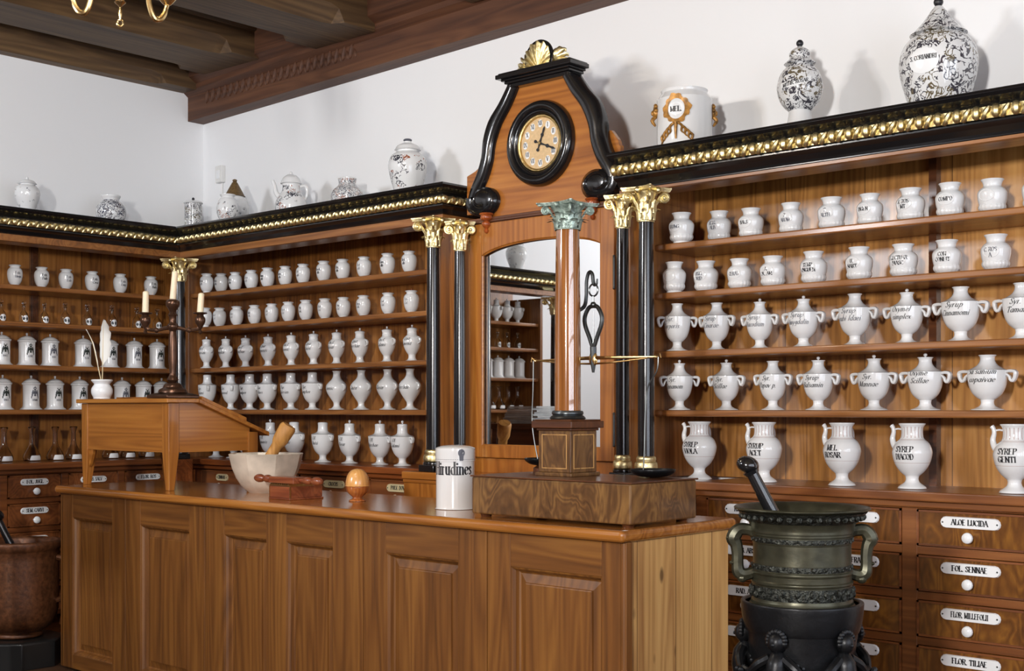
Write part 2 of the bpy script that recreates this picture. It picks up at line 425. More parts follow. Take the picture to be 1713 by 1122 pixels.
def sprof(pts, k=3):
    """smooth a lathe profile; a repeated point marks a crease"""
    runs = [[pts[0]]]
    for a, b in zip(pts, pts[1:]):
        if a == b: runs.append([b])
        else: runs[-1].append(b)
    out = []
    for r in runs:
        if len(r) < 3: out += r
        else: out += [(max(0, p.x), p.y) for p in crom([Vector((x, z)) for x, z in r], k)]
    return out

def rad_at(prof, z):
    for (r0, z0), (r1, z1) in zip(prof, prof[1:]):
        if z0 <= z <= z1 and z1 > z0: return r0+(r1-r0)*(z-z0)/(z1-z0)
    return prof[-1][0]

def tag(o, label=None, cat=None, group=None, kind=None):
    if label: o['label'] = label
    if cat: o['category'] = cat
    if group: o['group'] = group
    if kind: o['kind'] = kind
    return o

def thing(name, label, cat, loc=(0,0,0), rz=0., group=None, kind='thing'):
    o = bpy.data.objects.new(name, None); COL.objects.link(o)
    o.empty_display_size = .05
    o.location = loc; o.rotation_euler = (0, 0, rz)
    return tag(o, label, cat, group, kind)

def struct(o):
    o['kind'] = 'structure'; return o

def copy_tree(o, parent=None):
    c = o.copy(); COL.objects.link(c); c.parent = parent
    for ch in list(o.children): copy_tree(ch, c)
    return c

# ------------------------------------------------------------------ lettering (stroke font drawn as thick/thin polygons)
G = {
'A':(.66,'0,0 .33,1;.33,1 .66,0;.12,.36 .54,.36'),'B':(.62,'.1,0 .1,1;.1,1 .35,1 .5,.93 .5,.6 .35,.53 .1,.53;.35,.53 .57,.45 .57,.1 .38,0 .1,0'),
'C':(.62,'.58,.78 .5,.95 .33,1 .14,.9 .05,.65 .05,.35 .14,.1 .33,0 .5,.05 .58,.22'),'D':(.66,'.1,0 .1,1;.1,1 .35,1 .55,.85 .62,.5 .55,.15 .35,0 .1,0'),
'E':(.58,'.1,0 .1,1;.1,1 .54,1;.1,.53 .42,.53;.1,0 .56,0'),'F':(.55,'.1,0 .1,1;.1,1 .54,1;.1,.53 .42,.53'),
'G':(.66,'.58,.78 .5,.95 .33,1 .14,.9 .05,.65 .05,.35 .14,.1 .33,0 .5,.05 .58,.2;.58,.42 .58,.05;.4,.42 .62,.42'),'H':(.68,'.1,0 .1,1;.58,0 .58,1;.1,.52 .58,.52'),
'I':(.3,'.15,0 .15,1'),'J':(.4,'.28,1 .28,.15 .2,.02 .08,.02 .04,.12'),'K':(.64,'.1,0 .1,1;.56,1 .1,.45;.28,.62 .6,0'),'L':(.54,'.1,0 .1,1;.1,0 .52,0 .52,.16'),
'M':(.8,'.1,0 .1,1;.1,1 .4,.1;.4,.1 .7,1;.7,1 .7,0'),'N':(.7,'.1,0 .1,1;.1,1 .6,0;.6,0 .6,1'),'O':(.7,'.35,1 .16,.9 .06,.65 .06,.35 .16,.1 .35,0 .54,.1 .64,.35 .64,.65 .54,.9 .35,1'),
'P':(.58,'.1,0 .1,1;.1,1 .38,1 .54,.9 .54,.6 .38,.48 .1,.48'),'R':(.64,'.1,0 .1,1;.1,1 .38,1 .53,.9 .53,.62 .38,.52 .1,.52;.34,.52 .6,0'),
'S':(.54,'.47,.8 .42,.95 .27,1 .1,.92 .08,.72 .2,.58 .36,.46 .48,.3 .44,.08 .27,0 .1,.05 .05,.22'),'T':(.6,'.3,0 .3,1;.03,.85 .03,1 .57,1 .57,.85'),
'U':(.66,'.1,1 .1,.3 .18,.05 .34,0 .5,.05 .57,.3 .57,1'),'V':(.64,'.03,1 .32,0;.32,0 .6,1'),'X':(.64,'.05,1 .6,0;.58,1 .04,0'),'Y':(.62,'.03,1 .31,.5;.31,.5 .6,1;.31,0 .31,.5'),'Z':(.58,'.06,.85 .06,1 .54,1 .05,0 .55,0 .55,.15'),
'a':(.5,'.4,.5 .25,.6 .1,.5 .06,.28 .12,.06 .25,0 .4,.12;.42,.6 .42,0'),'b':(.52,'.1,1 .1,0;.1,.45 .25,.6 .4,.55 .46,.3 .4,.05 .25,0 .1,.12'),'c':(.46,'.42,.46 .3,.6 .13,.52 .06,.3 .13,.07 .3,0 .43,.14'),
'd':(.52,'.42,1 .42,0;.42,.48 .27,.6 .12,.52 .06,.3 .12,.06 .27,0 .42,.12'),'e':(.48,'.07,.32 .43,.32 .4,.52 .25,.6 .11,.52 .06,.3 .12,.06 .27,0 .42,.12'),'f':(.34,'.14,0 .14,.8 .2,.97 .33,.95;.03,.58 .28,.58'),
'g':(.5,'.4,.5 .25,.6 .1,.5 .08,.25 .25,.1 .4,.2;.42,.6 .42,-.2 .3,-.34 .1,-.28'),'h':(.54,'.1,1 .1,0;.1,.45 .25,.6 .4,.56 .43,.4 .43,0'),'i':(.26,'.13,.6 .13,0;.13,.78 .13,.86'),'j':(.26,'.14,.6 .14,-.2 .02,-.32'),
'l':(.26,'.13,1 .13,0'),'m':(.78,'.1,.6 .1,0;.1,.45 .22,.6 .35,.55 .38,.4 .38,0;.38,.45 .5,.6 .63,.55 .67,.4 .67,0'),'n':(.54,'.1,.6 .1,0;.1,.45 .25,.6 .4,.55 .43,.4 .43,0'),
'o':(.5,'.25,.6 .11,.52 .06,.3 .11,.08 .25,0 .39,.08 .44,.3 .39,.52 .25,.6'),'p':(.52,'.1,.6 .1,-.34;.1,.45 .25,.6 .4,.55 .46,.3 .4,.05 .25,0 .1,.12'),'q':(.52,'.42,.6 .42,-.34;.42,.5 .27,.6 .12,.52 .06,.3 .12,.05 .27,0 .42,.12'),
'r':(.4,'.1,.6 .1,0;.1,.42 .2,.58 .36,.56'),'s':(.42,'.36,.48 .28,.6 .13,.58 .08,.45 .2,.33 .34,.24 .36,.08 .22,0 .06,.1'),'t':(.34,'.15,.9 .15,.1 .22,0 .32,.06;.03,.58 .3,.58'),
'u':(.54,'.1,.6 .1,.15 .16,.02 .28,0 .42,.14;.43,.6 .43,0'),'v':(.46,'.03,.6 .23,0;.23,0 .43,.6'),'x':(.46,'.04,.6 .42,0;.41,.6 .04,0'),'y':(.48,'.04,.6 .24,.02;.44,.6 .2,-.2 .06,-.32'),'z':(.44,'.06,.6 .4,.6;.4,.6 .05,0;.05,0 .42,0'),
'.':(.2,'.08,0 .08,.07'),' ':(.32,''),'k':(.5,'.1,1 .1,0;.42,.6 .1,.25;.2,.34 .44,0'),
}
def chaikin(p, n=2):
    for _ in range(n):
        q = [p[0]]
        for a, b in zip(p, p[1:]):
            q += [(a[0]*.75+b[0]*.25, a[1]*.75+b[1]*.25), (a[0]*.25+b[0]*.75, a[1]*.25+b[1]*.75)]
        q.append(p[-1]); p = q
    return p
def text_quads(txt, h, thick=.15, thin=.045, serif=True, slant=0., smooth=1, track=.06):
    x = 0.; out = []
    def seg(a, b, ww=None):
        dx, dy = b[0]-a[0], b[1]-a[1]; l = math.hypot(dx, dy)
        if l < 1e-6: return
        t = abs(dy)/l
        w = ww if ww else (thin+(thick-thin)*t**1.5)
        # classic contrast: rising diagonals thin
        if not ww and dx*dy > 0 and abs(dx) > .12*abs(dy): w = thin+(w-thin)*.35
        ex, ey = dx/l*w*.18, dy/l*w*.18
        nx, ny = -dy/l*w/2, dx/l*w/2
        out.append([(a[0]-ex+nx, a[1]-ey+ny), (a[0]-ex-nx, a[1]-ey-ny), (b[0]+ex-nx, b[1]+ey-ny), (b[0]+ex+nx, b[1]+ey+ny)])
    for ch in txt:
        if ch not in G: ch = ' '
        adv, d = G[ch]
        for st in d.split(';'):
            if not st: continue
            p = [tuple(float(c) for c in q.split(',')) for q in st.split()]
            if len(p) > 3: p = chaikin(p, smooth)
            p = [(x+a, b) for a, b in p]
            for a, b in zip(p, p[1:]): seg(a, b)
            if serif and len(p) == 2 and abs(p[0][1]-p[1][1]) > .3:
                for q in p:
                    seg((q[0]-.14, q[1]), (q[0]+.14, q[1]), thin*1.3)
        x += adv+track
    W = x
    return [[((px-W/2+slant*py)*h, py*h) for px, py in q] for q in out], W*h
def letter_mesh(mb, lines, fn, h, width=None, lead=1.5, z0=0., **k):
    n = len(lines)
    for i, t in enumerate(lines):
        q, W = text_quads(t, h, **k)
        s = min(1., width/W) if width else 1.
        base = z0+((n-1)/2-i)*h*lead-h*.4
        for poly in q:
            mb.add([fn(px*s, py+base) for px, py in poly], [tuple(range(len(poly)))])

# ------------------------------------------------------------------ camera + room
EYE = 1.42
cam = bpy.data.cameras.new('camera'); co = bpy.data.objects.new('camera', cam); COL.objects.link(co)
co.location = (0, 0, EYE)
YAW = math.atan((856+1500)/2129.)       # angle between view axis and the back wall's direction
fx, fy = -math.cos(YAW), math.sin(YAW)
co.rotation_euler = (PI/2, 0, math.atan2(fy, fx)-PI/2)
cam.sensor_width = 36.; cam.lens = 36*2129/1713.
cam.shift_y = (683-561)/1713.
cam.shift_x = .5/1713
cam.clip_end = 60
SC.camera = co

XL, YB, XR, YF, ZC = -7.82, 5.33, 1.6, -2.0, 4.02
def slab(name, b, mat):
    m = MB(); m.box(*b); return struct(m.build(name, mat))
slab('floor', (XL-.2, XR+.2, YF-.2, YB+.2, -.12, 0), 'floor')
slab('wall_back', (XL-.2, XR+.2, YB, YB+.2, 0, ZC+.1), 'wall')
slab('wall_left', (XL-.2, XL, YF, YB, 0, ZC+.1), 'wall')
slab('wall_right', (XR, XR+.2, YF, YB, 0, ZC+.1), 'carc_d')
slab('wall_front', (XL-.2, XR+.2, YF-.2, YF, 0, ZC+.1), 'carc_dx')
slab('ceiling', (XL, XR, YF, YB, ZC, ZC+.12), 'ceil_board')

# windows (out of frame): frame with glazing bars, daylight enters through them
def window(n, c, axis, w, h, cols, rows, power, col):
    m = MB(); x, y, z = c; t = .07
    def bx(u0, u1, z0, z1, d=.06):
        if axis == 'Y+': m.box(x+u0, x+u1, y, y+d, z0, z1)
        elif axis == 'X-': m.box(x-d, x, y+u0, y+u1, z0, z1)
    bx(-w/2-t, -w/2, z-h/2-t, z+h/2+t); bx(w/2, w/2+t, z-h/2-t, z+h/2+t)
    bx(-w/2, w/2, z-h/2-t, z-h/2); bx(-w/2, w/2, z+h/2, z+h/2+t)
    for i in range(1, cols):
        u = -w/2+w*i/cols; q = .045 if cols == 4 and i == 2 else .022
        bx(u-q, u+q, z-h/2, z+h/2, .05)
    for i in range(1, rows):
        bx(-w/2, w/2, z-h/2+h*i/rows-.02, z-h/2+h*i/rows+.02, .05)
    struct(m.build('window_%d' % n, 'plastic'))
    l = bpy.data.lights.new('daylight_%d' % n, 'AREA'); l.shape = 'RECTANGLE'; l.size = w; l.size_y = h
    l.energy = power; l.color = col
    o = bpy.data.objects.new('daylight_%d' % n, l); COL.objects.link(o)
    if axis == 'Y+':
        o.location = (x, y+.01, z); o.rotation_euler = (PI/2, 0, 0)
    else:
        o.location = (x-.01, y, z); o.rotation_euler = (PI/2, 0, PI/2)
    return o
window(1, (-6.05, YF, 3.3), 'Y+', .8, .8, 2, 2, 190, (.92, .95, 1.))
window(2, (-.45, YF, 2.25), 'Y+', .36, .46, 1, 1, 420, (1., .97, .93))
for i_, yw in enumerate((.35, 1.15, 2.0, 2.9, 3.8)):
    window(3+i_, (XR, yw, 2.0), 'X-', .52, 2.1, 1, 4, 30, (.78, .87, 1.))
# added fill spot without a fixture, brightens the dim side wall
l = bpy.data.lights.new('side_wall_fill', 'SPOT'); l.energy = 260; l.color = (.95, .98, 1.); l.spot_size = math.radians(82); l.spot_blend = 1.; l.shadow_soft_size = .12
o = bpy.data.objects.new('side_wall_fill', l); COL.objects.link(o); o.location = (-2.9, .9, 3.55)
o.rotation_euler = (Vector((-7.7, 4.3, 2.2))-o.location).to_track_quat('-Z', 'Y').to_euler()
wd = bpy.data.worlds.new('world'); SC.world = wd; wd.use_nodes = True
wd.node_tree.nodes['Background'].inputs[0].default_value = (.8, .9, 1, 1)
wd.node_tree.nodes['Background'].inputs[1].default_value = .3
SC.view_settings.view_transform = 'Standard'
SC.view_settings.look = 'None'
SC.view_settings.exposure = -.22
SC.view_settings.gamma = 1.
SC.view_settings.use_curve_mapping = False
SC.cycles.max_bounces = 8
SC.cycles.diffuse_bounces = 4
SC.cycles.glossy_bounces = 4
SC.cycles.transmission_bounces = 6
SC.cycles.use_denoising = True
SC.cycles.caustics_reflective = False
SC.cycles.caustics_refractive = False
SC.cycles.sample_clamp_indirect = 6.

# ------------------------------------------------------------------ ceiling timbers
m = MB()
def sk(x): return 3.47+.02*(x-XL)      # the old wall plate is not quite level
x0, x1 = XL, XR
y0 = 5.20
prof = [(y0, 0), (YB, 0), (YB, .56), (y0-.1, .56), (y0-.1, .27), (y0-.04, .235), (y0-.04, .20), (y0, .17)]
m.add([(x, y, sk(x)+dz) for x in (x0, x1) for y, dz in prof],
      [tuple(range(8))[::-1], tuple(range(8, 16))]+[(i, (i+1) % 8, 8+(i+1) % 8, 8+i) for i in range(8)])
beam = struct(m.build('beam_back', 'ceil_x'))
# carved leaf frieze between the joists
m = MB()
x = XL+.24
while x < -6.0:
    z = sk(x)+.125
    m.ball((x, y0-.002, z+.01), .026, 8, 6, (.6, .55, 1.9), Matrix.Rotation(.25, 3, 'Y'))
    m.ball((x+.034, y0-.002, z-.008), .015, 6, 4, (.8, .6, 2.0), Matrix.Rotation(-.3, 3, 'Y'))
    m.ball((x+.016, y0-.002, z+.055), .012, 6, 4, (1.3, .6, .8))
    x += .07
struct(m.build('trim_1', 'ceil_x'))
def joist(name, xc, w, zb, yend=y0-.04, c=.085, left=True):
    """heavy joist along Y with chamfered lower edges that stop short of the wall plate"""
    m = MB(); zt = ZC
    def sec(y, k):
        k2 = k*c
        p = [(xc-w/2, zt), (xc-w/2, zb+(k2 if left else .0)), (xc-w/2+(k2 if left else .001), zb), (xc+w/2-k2, zb), (xc+w/2, zb+k2), (xc+w/2, zt)]
        return [(a, y, b) for a, b in p]
    ys = [YF, yend-.34, yend-.28, yend-.24, yend]
    ks = [1, 1, .8, .05, .02]
    m.grid([sec(y, k) for y, k in zip(ys, ks)], closed_u=True, smooth=False, cap=True)
    # roll moulding along the upper third of each side
    for sx in (-1, 1):
        m.tube([(xc+sx*(w/2+.005), YF, zb+.2), (xc+sx*(w/2+.005), yend-.02, zb+.2)], .026, 8)
    return struct(m.build(name, 'ceil_y'))
joist('beam_1', XL+.075, .17, 3.665, c=.07, left=False)
joist('beam_2', -7.2, .60, 3.735, c=.095)
joist('beam_3', -6.06, .56, 3.70, c=.095)
joist('beam_4', -4.72, .5, 3.70)
joist('beam_5', -3.46, .5, 3.70)
joist('beam_6', -2.2, .5, 3.70)

# ------------------------------------------------------------------ wall cases
YS, YP = 4.93, 5.27          # shelf fronts / back boards of the cases on the back wall
XS, XP = -7.42, -7.76        # the same for the case on the side wall
SZ = [2.195, 1.965, 1.69, 1.412]
SZC = [2.173, 1.949, 1.686, 1.412]
ZL = 1.09                    # ledge on the drawer cabinets
ZTOP = 2.42
ZIN = 2.56

def shelf_case(label, x0, x1, pmat, divs, wend=.035):
    t = thing('shelf_case', label, 'shelves', ((x0+x1)/2, YP, ZL))
    m = MB(); m.box(x0, x1, YP, YB-.002, ZL, ZIN); m.build('back_panel', pmat, t)
    for z in SZ:
        m = MB(); m.box(x0+.03, x1-wend+.005, YS, YP, z-.03, z); m.build('shelf', 'shelf_x', t, bevel=.007, seg=3)
    for xa, xb in ((x0, x0+.035), (x1-wend, x1)):
        m = MB(); m.box(xa, xb, YS-.02, YP, ZL, 2.40); m.box(xa, xb, YS+.01, YP, 2.40, ZIN); m.build('side_panel', 'shelf_z', t, bevel=.003)
    for xd in divs:
        m = MB()
        zs = [ZL]+SZ[::-1]+[ZIN]
        for i in range(5): m.box(xd-.017, xd+.017, YP-.045, YP, zs[i], zs[i+1]-(.03 if i < 4 else 0))
        m.build('divider', 'walnut_d', t)
        return t
shelf_case('brown wooden wall shelves of white jars and ewers behind the bronze mortar', -3.575, -.9, 'panel_b', [-2.305])
shelf_case('brown wooden wall shelves of white urns between room corner and clock', -7.412, -4.95, 'panel_a', [])
# side wall case
t = thing('shelf_case', 'wooden shelves along the side wall holding glass bottles and emblem jars', 'shelves', (XP, 2.9, ZL))
CY0, CY1 = .97, YS
m = MB(); m.box(XL+.002, XP, CY0, YP, ZL, ZIN); m.build('back_panel', 'panel_c', t)
for z in SZC:
    m = MB(); m.box(XP, XS, CY0+.03, YP-.02, z-.03, z); m.build('shelf', 'shelf_y', t, bevel=.007, seg=3)
for ya in (CY0,):
    m = MB(); m.box(XP, XS+.02, ya, ya+.035, ZL, 2.40); m.build('side_panel', 'shelf_z', t, bevel=.003)
for yd in (4.003, 2.6):
    m = MB(); zs = [ZL]+SZC[::-1]+[ZIN]
    for i in range(5): m.box(XP, XP+.035, yd-.018, yd+.018, zs[i], zs[i+1]-(.03 if i < 4 else 0))
    m.build('divider', 'walnut_d', t)

# cornices: black mouldings with a gilt bead-and-leaf roll
def cornice(name, label, path, loc, bz, kb=1., zc=2.524, st=2.439):
    t = thing(name, label, 'cornice', loc)
    # offsets measured from the wall side of the path (path = line of the shelf fronts)
    prof = [(.24, 2.605), (.262, 2.60), (.27, 2.587), (.255, 2.575), (.225, 2.562), (.205, 2.548), (.20, 2.50), (.215, 2.497), (.215, 2.488), (.19, 2.475), (.175, 2.455), (.17, st+.006), (.17, st+.001), (.02, st+.001), (.02, 2.575), (-.33, 2.575), (-.33, 2.605)]
    m = MB(); m.sweep(path, prof); m.build('moulding', 'black', t, bevel=.0015, seg=1)
    m = MB(); m.sweep(path, [(.02, st), (.165, st), (.165, bz+.004), (.155, bz), (.02, bz)]); m.build('bed_strip', 'shelf_x', t)
    g = MB(); P = [Vector((p[0], p[1], 0)) for p in path]; i = 0
    # offset line of the bead
    off = .228; Q = []
    for k, p in enumerate(P):
        d0 = (p-P[k-1]).normalized() if k else (P[1]-P[0]).normalized()
        d1 = (P[k+1]-p).normalized() if k < len(P)-1 else d0
        n0 = Vector((d0.y, -d0.x, 0)); n1 = Vector((d1.y, -d1.x, 0)); md = n0+n1; md /= md.length_squared/2
        Q.append(p+md*off)
    for a, b in zip(Q, Q[1:]):
        L = (b-a).length; n = max(1, round(L/(.037*kb))); d = (b-a).normalized()
        rot0 = Matrix.Rotation(math.atan2(d.y, d.x), 3, 'Z')
        for j in range(n):
            c = a+d*((j+.5)*L/n)+Vector((0, 0, zc))
            if j % 2 == 0:
                g.ball(c, .024*kb, 8, 6, (.80, .95, 1.12))
            else:
                g.ball(c+Vector((0,0,-.003)), .024*kb, 8, 6, (.5, .9, 1.25), rot0 @ Matrix.Rotation(.55, 3, 'Y'))
    g.sweep([tuple(q.xy) for q in Q], [(-.022, zc-.022*kb), (-.010, zc-.022*kb), (-.010, zc+.022*kb), (-.022, zc+.024*kb)], cap=False)
    g.build('gilt_bead_roll', 'gold', t)
    return t
# travel direction chosen so that "right of travel" is into the room
cornice('cornice', 'long L-shaped black cornice with gilt beading running through the room corner',
        [(XS, .92), (XS, YS), (-4.965, YS), (-4.965, YB-.005)], (XS, YS, 2.42), 2.408, .80, 2.52, 2.452)
cornice('cornice', 'black cornice with gilt beading starting beside the clock above ewer shelves', [(-3.625, YS), (-.85, YS)], (-2.3, YS, 2.42), 2.4225)

# drawer cabinets under the shelves
YD = 4.87
def drawer(par, c, w, h, axis, mat, text, plate='enamel', pw=.24, ph=.046, dz=.028, small=False):
    """one drawer; axis 'Y' faces -Y, axis 'X' faces +X"""
    x, y, z = c
    T = (lambda u, d, v: (x+u, y-d, z+v)) if axis == 'Y' else (lambda u, d, v: (x+d, y+u, z+v))
    def bx(m, u0, u1, d0, d1, v0, v1):
        p = [T(u, d, v) for v in (v0, v1) for u, d in ((u0, d0), (u1, d0), (u1, d1), (u0, d1))]
        m.hexa(p)
    m = MB(); bx(m, -w/2, w/2, -.3, .012, -h/2, h/2)
    d = m.build('drawer', mat, par, bevel=.004)
    # cock bead round the front
    m = MB()
    for a in ((-w/2, w/2, -h/2, -h/2+.008), (-w/2, w/2, h/2-.008, h/2), (-w/2, -w/2+.008, -h/2, h/2), (w/2-.008, w/2, -h/2, h/2)):
        bx(m, a[0], a[1], .012, .017, a[2], a[3])
    m.build('cock_bead', 'drawer_d', d)
    m = MB(); n = 7; pts = []
    for s in (1, -1):
        for k in range(n):
            a = -PI/2+PI*k/(n-1)
            pts.append((s*(pw/2-ph/2+ph/2*math.cos(a)), dz+s*ph/2*math.sin(a)))
    m.add([T(u, .012, v) for u, v in pts]+[T(u*.97, .020, dz+(v-dz)*.9) for u, v in pts],
          [tuple(range(14))[::-1], tuple(range(14, 28))]+[(i, (i+1) % 14, 14+(i+1) % 14, 14+i) for i in range(14)])
    m.build('name_plate', plate, d)
    m = MB()
    letter_mesh(m, [text], lambda u, v: T(u, .0207, v), .021, pw*.62, z0=dz, thick=.24, thin=.09)
    m.build('lettering', 'ink', d)
    for s in (-1, 1):
        m = MB(); m.add([T(s*(pw/2-.012)+.0035*math.cos(2*PI*k/8), q, dz+.0035*math.sin(2*PI*k/8)) for q in (.0195, .0215) for k in range(8)], [tuple(range(8)), tuple(range(8, 16))]+[(k, (k+1) % 8, 8+(k+1) % 8, 8+k) for k in range(8)]); m.build('screw', 'steel', d)
    m = MB(); kz = dz-.056
    pr = [(0, .045), (.012, .044), (.02, .038), (.022, .03), (.018, .022), (.01, .018), (.009, .0)]
    rows = [[T(r*math.cos(2*PI*j/14), .011+q, kz+r*math.sin(2*PI*j/14)) for j in range(14)] for r, q in pr]
    m.grid(rows, closed_u=True); m.build('knob', 'enamel' if plate == 'enamel' else 'bone', d)

def cab(label, b, ledge, axis, cmat, smat):
    t = thing('drawer_cabinet', label, 'cabinet', ((b[0]+b[1])/2, (b[2]+b[3])/2, 0))
    return t
# behind the mortar
t = thing('drawer_cabinet', 'dark walnut drawer cabinet with enamel name plates behind the bronze mortar', 'cabinet', (-2.3, 5.1, 0))
XB0, XB1 = -3.26, -.9
m = MB(); m.box(XB0, XB1, YD+.03, YB-.01, .0, 1.05); m.build('carcass', 'carc_x', t)
m = MB(); cols = [-2.992, -2.494, -1.996]; rows = [.945, .764, .583, .402]
for xc in [-3.235, -2.743, -2.245, -1.747]: m.box(xc-.033, xc+.033, YD, YD+.03, .08, 1.02)
for i in range(6): m.box(XB0, XB1, YD+.001, YD+.03, 1.018-.181*i, 1.052-.181*i)
m.box(XB0, XB1, YD-.01, YD+.03, 0, .12)
m.build('face_frame', 'carc_x', t, bevel=.003)
m = MB(); m.box(XB0, XB1, YD-.045, YP+.01, 1.052, ZL); m.box(XB0, XB1, YD-.02, YD+.03, 1.025, 1.052); m.build('ledge', 'carc_x', t, bevel=.006, seg=3)
names = [['RAD. CALAM', 'HERB. ABSINT', 'RAD. ALTH', 'FOL. MENTH'],
         ['RAD. SUAVE', 'CORT. FRANG', 'RAD. AE', 'FRUS. CUM'], ['ALOE LUCIDA', 'FOL. SENNAE', 'FLOR. MILLEFOLII', 'FLOR. TILIAE']]
for i, xc in enumerate(cols):
    for j, zc in enumerate(rows):
        drawer(t, (xc, YD+.012, zc), .432, .142, 'Y', 'drawer', names[i][j])
# between corner and clock
t = thing('drawer_cabinet', 'brown drawer cabinet below the urn shelves, between room corner and clock', 'cabinet', (-6., 5.1, 0))
XA0, XA1 = -7.305, -4.955
m = MB(); m.box(XA0, XA1, YD+.03, YB-.01, 0, 1.05); m.build('carcass', 'carc_dx', t)
m = MB()
for xc in (-7.20, -6.65, -6.091, -5.533, -4.975): m.box(xc-.04, xc+.04, YD, YD+.03, .08, 1.02)
for i in range(6): m.box(XA0, XA1, YD+.001, YD+.03, 1.018-.181*i, 1.052-.181*i)
m.build('face_frame', 'carc_dx', t, bevel=.003)
m = MB(); m.box(XA0, XA1, YD-.045, YP+.01, 1.052, ZL); m.box(XA0, XA1, YD-.02, YD+.03, 1.025, 1.052); m.build('ledge', 'carc_dx', t, bevel=.006, seg=3)
for k, xc in enumerate((-6.93, -6.37, -5.812, -5.254)):
    for j, zc in enumerate((.945, .764)):
        drawer(t, (xc, YD+.012, zc), .48, .142, 'Y', 'drawer_d', [['CINNAB', 'RHIZOM'], ['CORT. AUR', 'BACC. LAUR'], ['CROCUS', 'SULFUR'], ['PULV. DOV', 'RAD. IRID']][k][j], 'enamel_y', .19 if k else .13)
# side wall
t = thing('drawer_cabinet', 'dark drawer cabinet along the side wall beside the copper mortar', 'cabinet', (-7.5, 2.9, 0))
XD = -7.36
m = MB(); m.box(XL+.01, XD-.03, CY0, YB-.02, 0, 1.05); m.build('carcass', 'carc_d', t)
m = MB(); ysd = [4.785, 4.395, 4.005, 3.61, 3.215]
for yc in ysd: m.box(XD-.03, XD, yc-.024, yc+.024, .08, 1.02)
m.box(XD-.03, XD, CY0, 3.19, .08, 1.02)
for i in range(6): m.box(XD-.03, XD-.001, CY0, 4.81, 1.018-.174*i, 1.05-.174*i)
m.build('face_frame', 'carc_d', t, bevel=.003)
m = MB(); m.box(XP, XD+.045, CY0, YP, 1.052, ZL); m.box(XD-.03, XD+.02, CY0, 4.86, 1.025, 1.052); m.build('ledge', 'carc_d', t, bevel=.006, seg=3)
for yc, tx in ((4.59, ['FLOR. ROS', 'RAD. GENT']), (4.2, ['HERB. SALV', 'SEM. ANIS']), (3.806, ['FOL. JUGL', 'SEM. CARVI', 'RAD. BARD', 'HERB. ART']), (3.41, ['MANNA', 'CETRAR', 'AGAR', 'ALUM'])):
    for j, tt in enumerate(tx):
        drawer(t, (XD-.012, yc, .947-.174*j), .335, .136, 'X', 'drawer_d', tt, 'enamel', .18, .04, .026)

# ------------------------------------------------------------------ columns with gilt capitals
def leaf(m, base, ang, r0, h, w, curl, n=6):
    """acanthus leaf strip rising at angle `ang` round a bell of radius r0"""
    ca, sa = math.cos(ang), math.sin(ang); rows = []
    for i in range(n+1):
        t = i/n
        rr = r0+(.10*h*t)+curl*max(0, t-.62)**1.5*3.
        zz = base+h*(t if t < .85 else .85+(t-.85)*.1-(t-.85)*.9)
        ww = w*(.75+.5*math.sin(PI*min(1, t*1.05)))*(1-.55*max(0, t-.6)/.4)
        row = []
        for u in (-1, -.5, 0, .5, 1):
            wob = 1+.18*math.cos(i*PI) if abs(u) == 1 else 1
            a = u*ww*wob/2
            bul = .014*h/.1*(1-u*u)
            row.append(((rr+bul)*ca-a*sa, (rr+bul)*sa+a*ca, zz))
        rows.append(row)
    m.grid(rows)
def capital(m, r, H, z0, ab):
    """Corinthian capital: bell, two tiers of leaves, corner volutes, concave abacus"""
    m.lathe(sprof([(r*1.12, 0), (r*1.15, .02*H), (r*1.12, .05*H), (r, .06*H), (r, .06*H), (r*1.02, .4*H), (r*1.2, .7*H), (r*1.5, .86*H), (r*1.5, .88*H)]), 20, (0, 0, z0))
    for k in range(8): leaf(m, z0+.05*H, k*PI/4+PI/8, r*1.06, .40*H, r*.72, r*.9)
    for k in range(8): leaf(m, z0+.25*H, k*PI/4, r*1.1, .45*H, r*.7, r*1.0)
    for k in range(4):
        a = PI/4+k*PI/2; d = Vector((math.cos(a), math.sin(a), 0))
        R0 = ab*1.16; c = d*(R0)+Vector((0, 0, z0+.72*H)); pts = []
        for i in range(7): 
            t = i/6; pts.append(d*(r*1.15+(R0-r*1.1)*t**.8)+Vector((0, 0, z0+H*(.45+.42*math.sin(t*PI/2)))))
        for i in range(1, 20):
            q = i/19; an = PI/2-q*3.6*PI*.9; rad = H*.15*(1-.72*q)
            pts.append(c+d*(rad*math.cos(an))+Vector((0, 0, rad*math.sin(an))))
        m.tube(pts, H*.045, 6, flat=(1.7, .8, (0, 0, 1)) if False else None)
        m.ball(c, H*.07, 8, 6)
        b = d*0+Vector((math.cos(a-PI/4), math.sin(a-PI/4), 0))
        m.ball(b*(ab*.93)+Vector((0, 0, z0+.90*H)), H*.1, 8, 6)
    # abacus
    pts = []
    for k in range(4):
        a0 = PI/4+k*PI/2
        for i in range(7):
            t = (i/6-.5)*2
            cx = ab*(.84+.32*t*t) ; cy = ab*1.08*t
            a = k*PI/2
            pts.append((cx*math.cos(a)-cy*math.sin(a), cx*math.sin(a)+cy*math.cos(a)))
    n = len(pts)
    prof = [(.88, .96), (.91, 1.0), (.93, 1.0), (.95, 1.04), (1.0, 1.05), (1.0, .9)]
    rows = [[(x*s, y*s, z0+zz*H) for x, y in pts] for zz, s in prof]
    m.grid(rows, closed_u=True, smooth=False, cap=True)

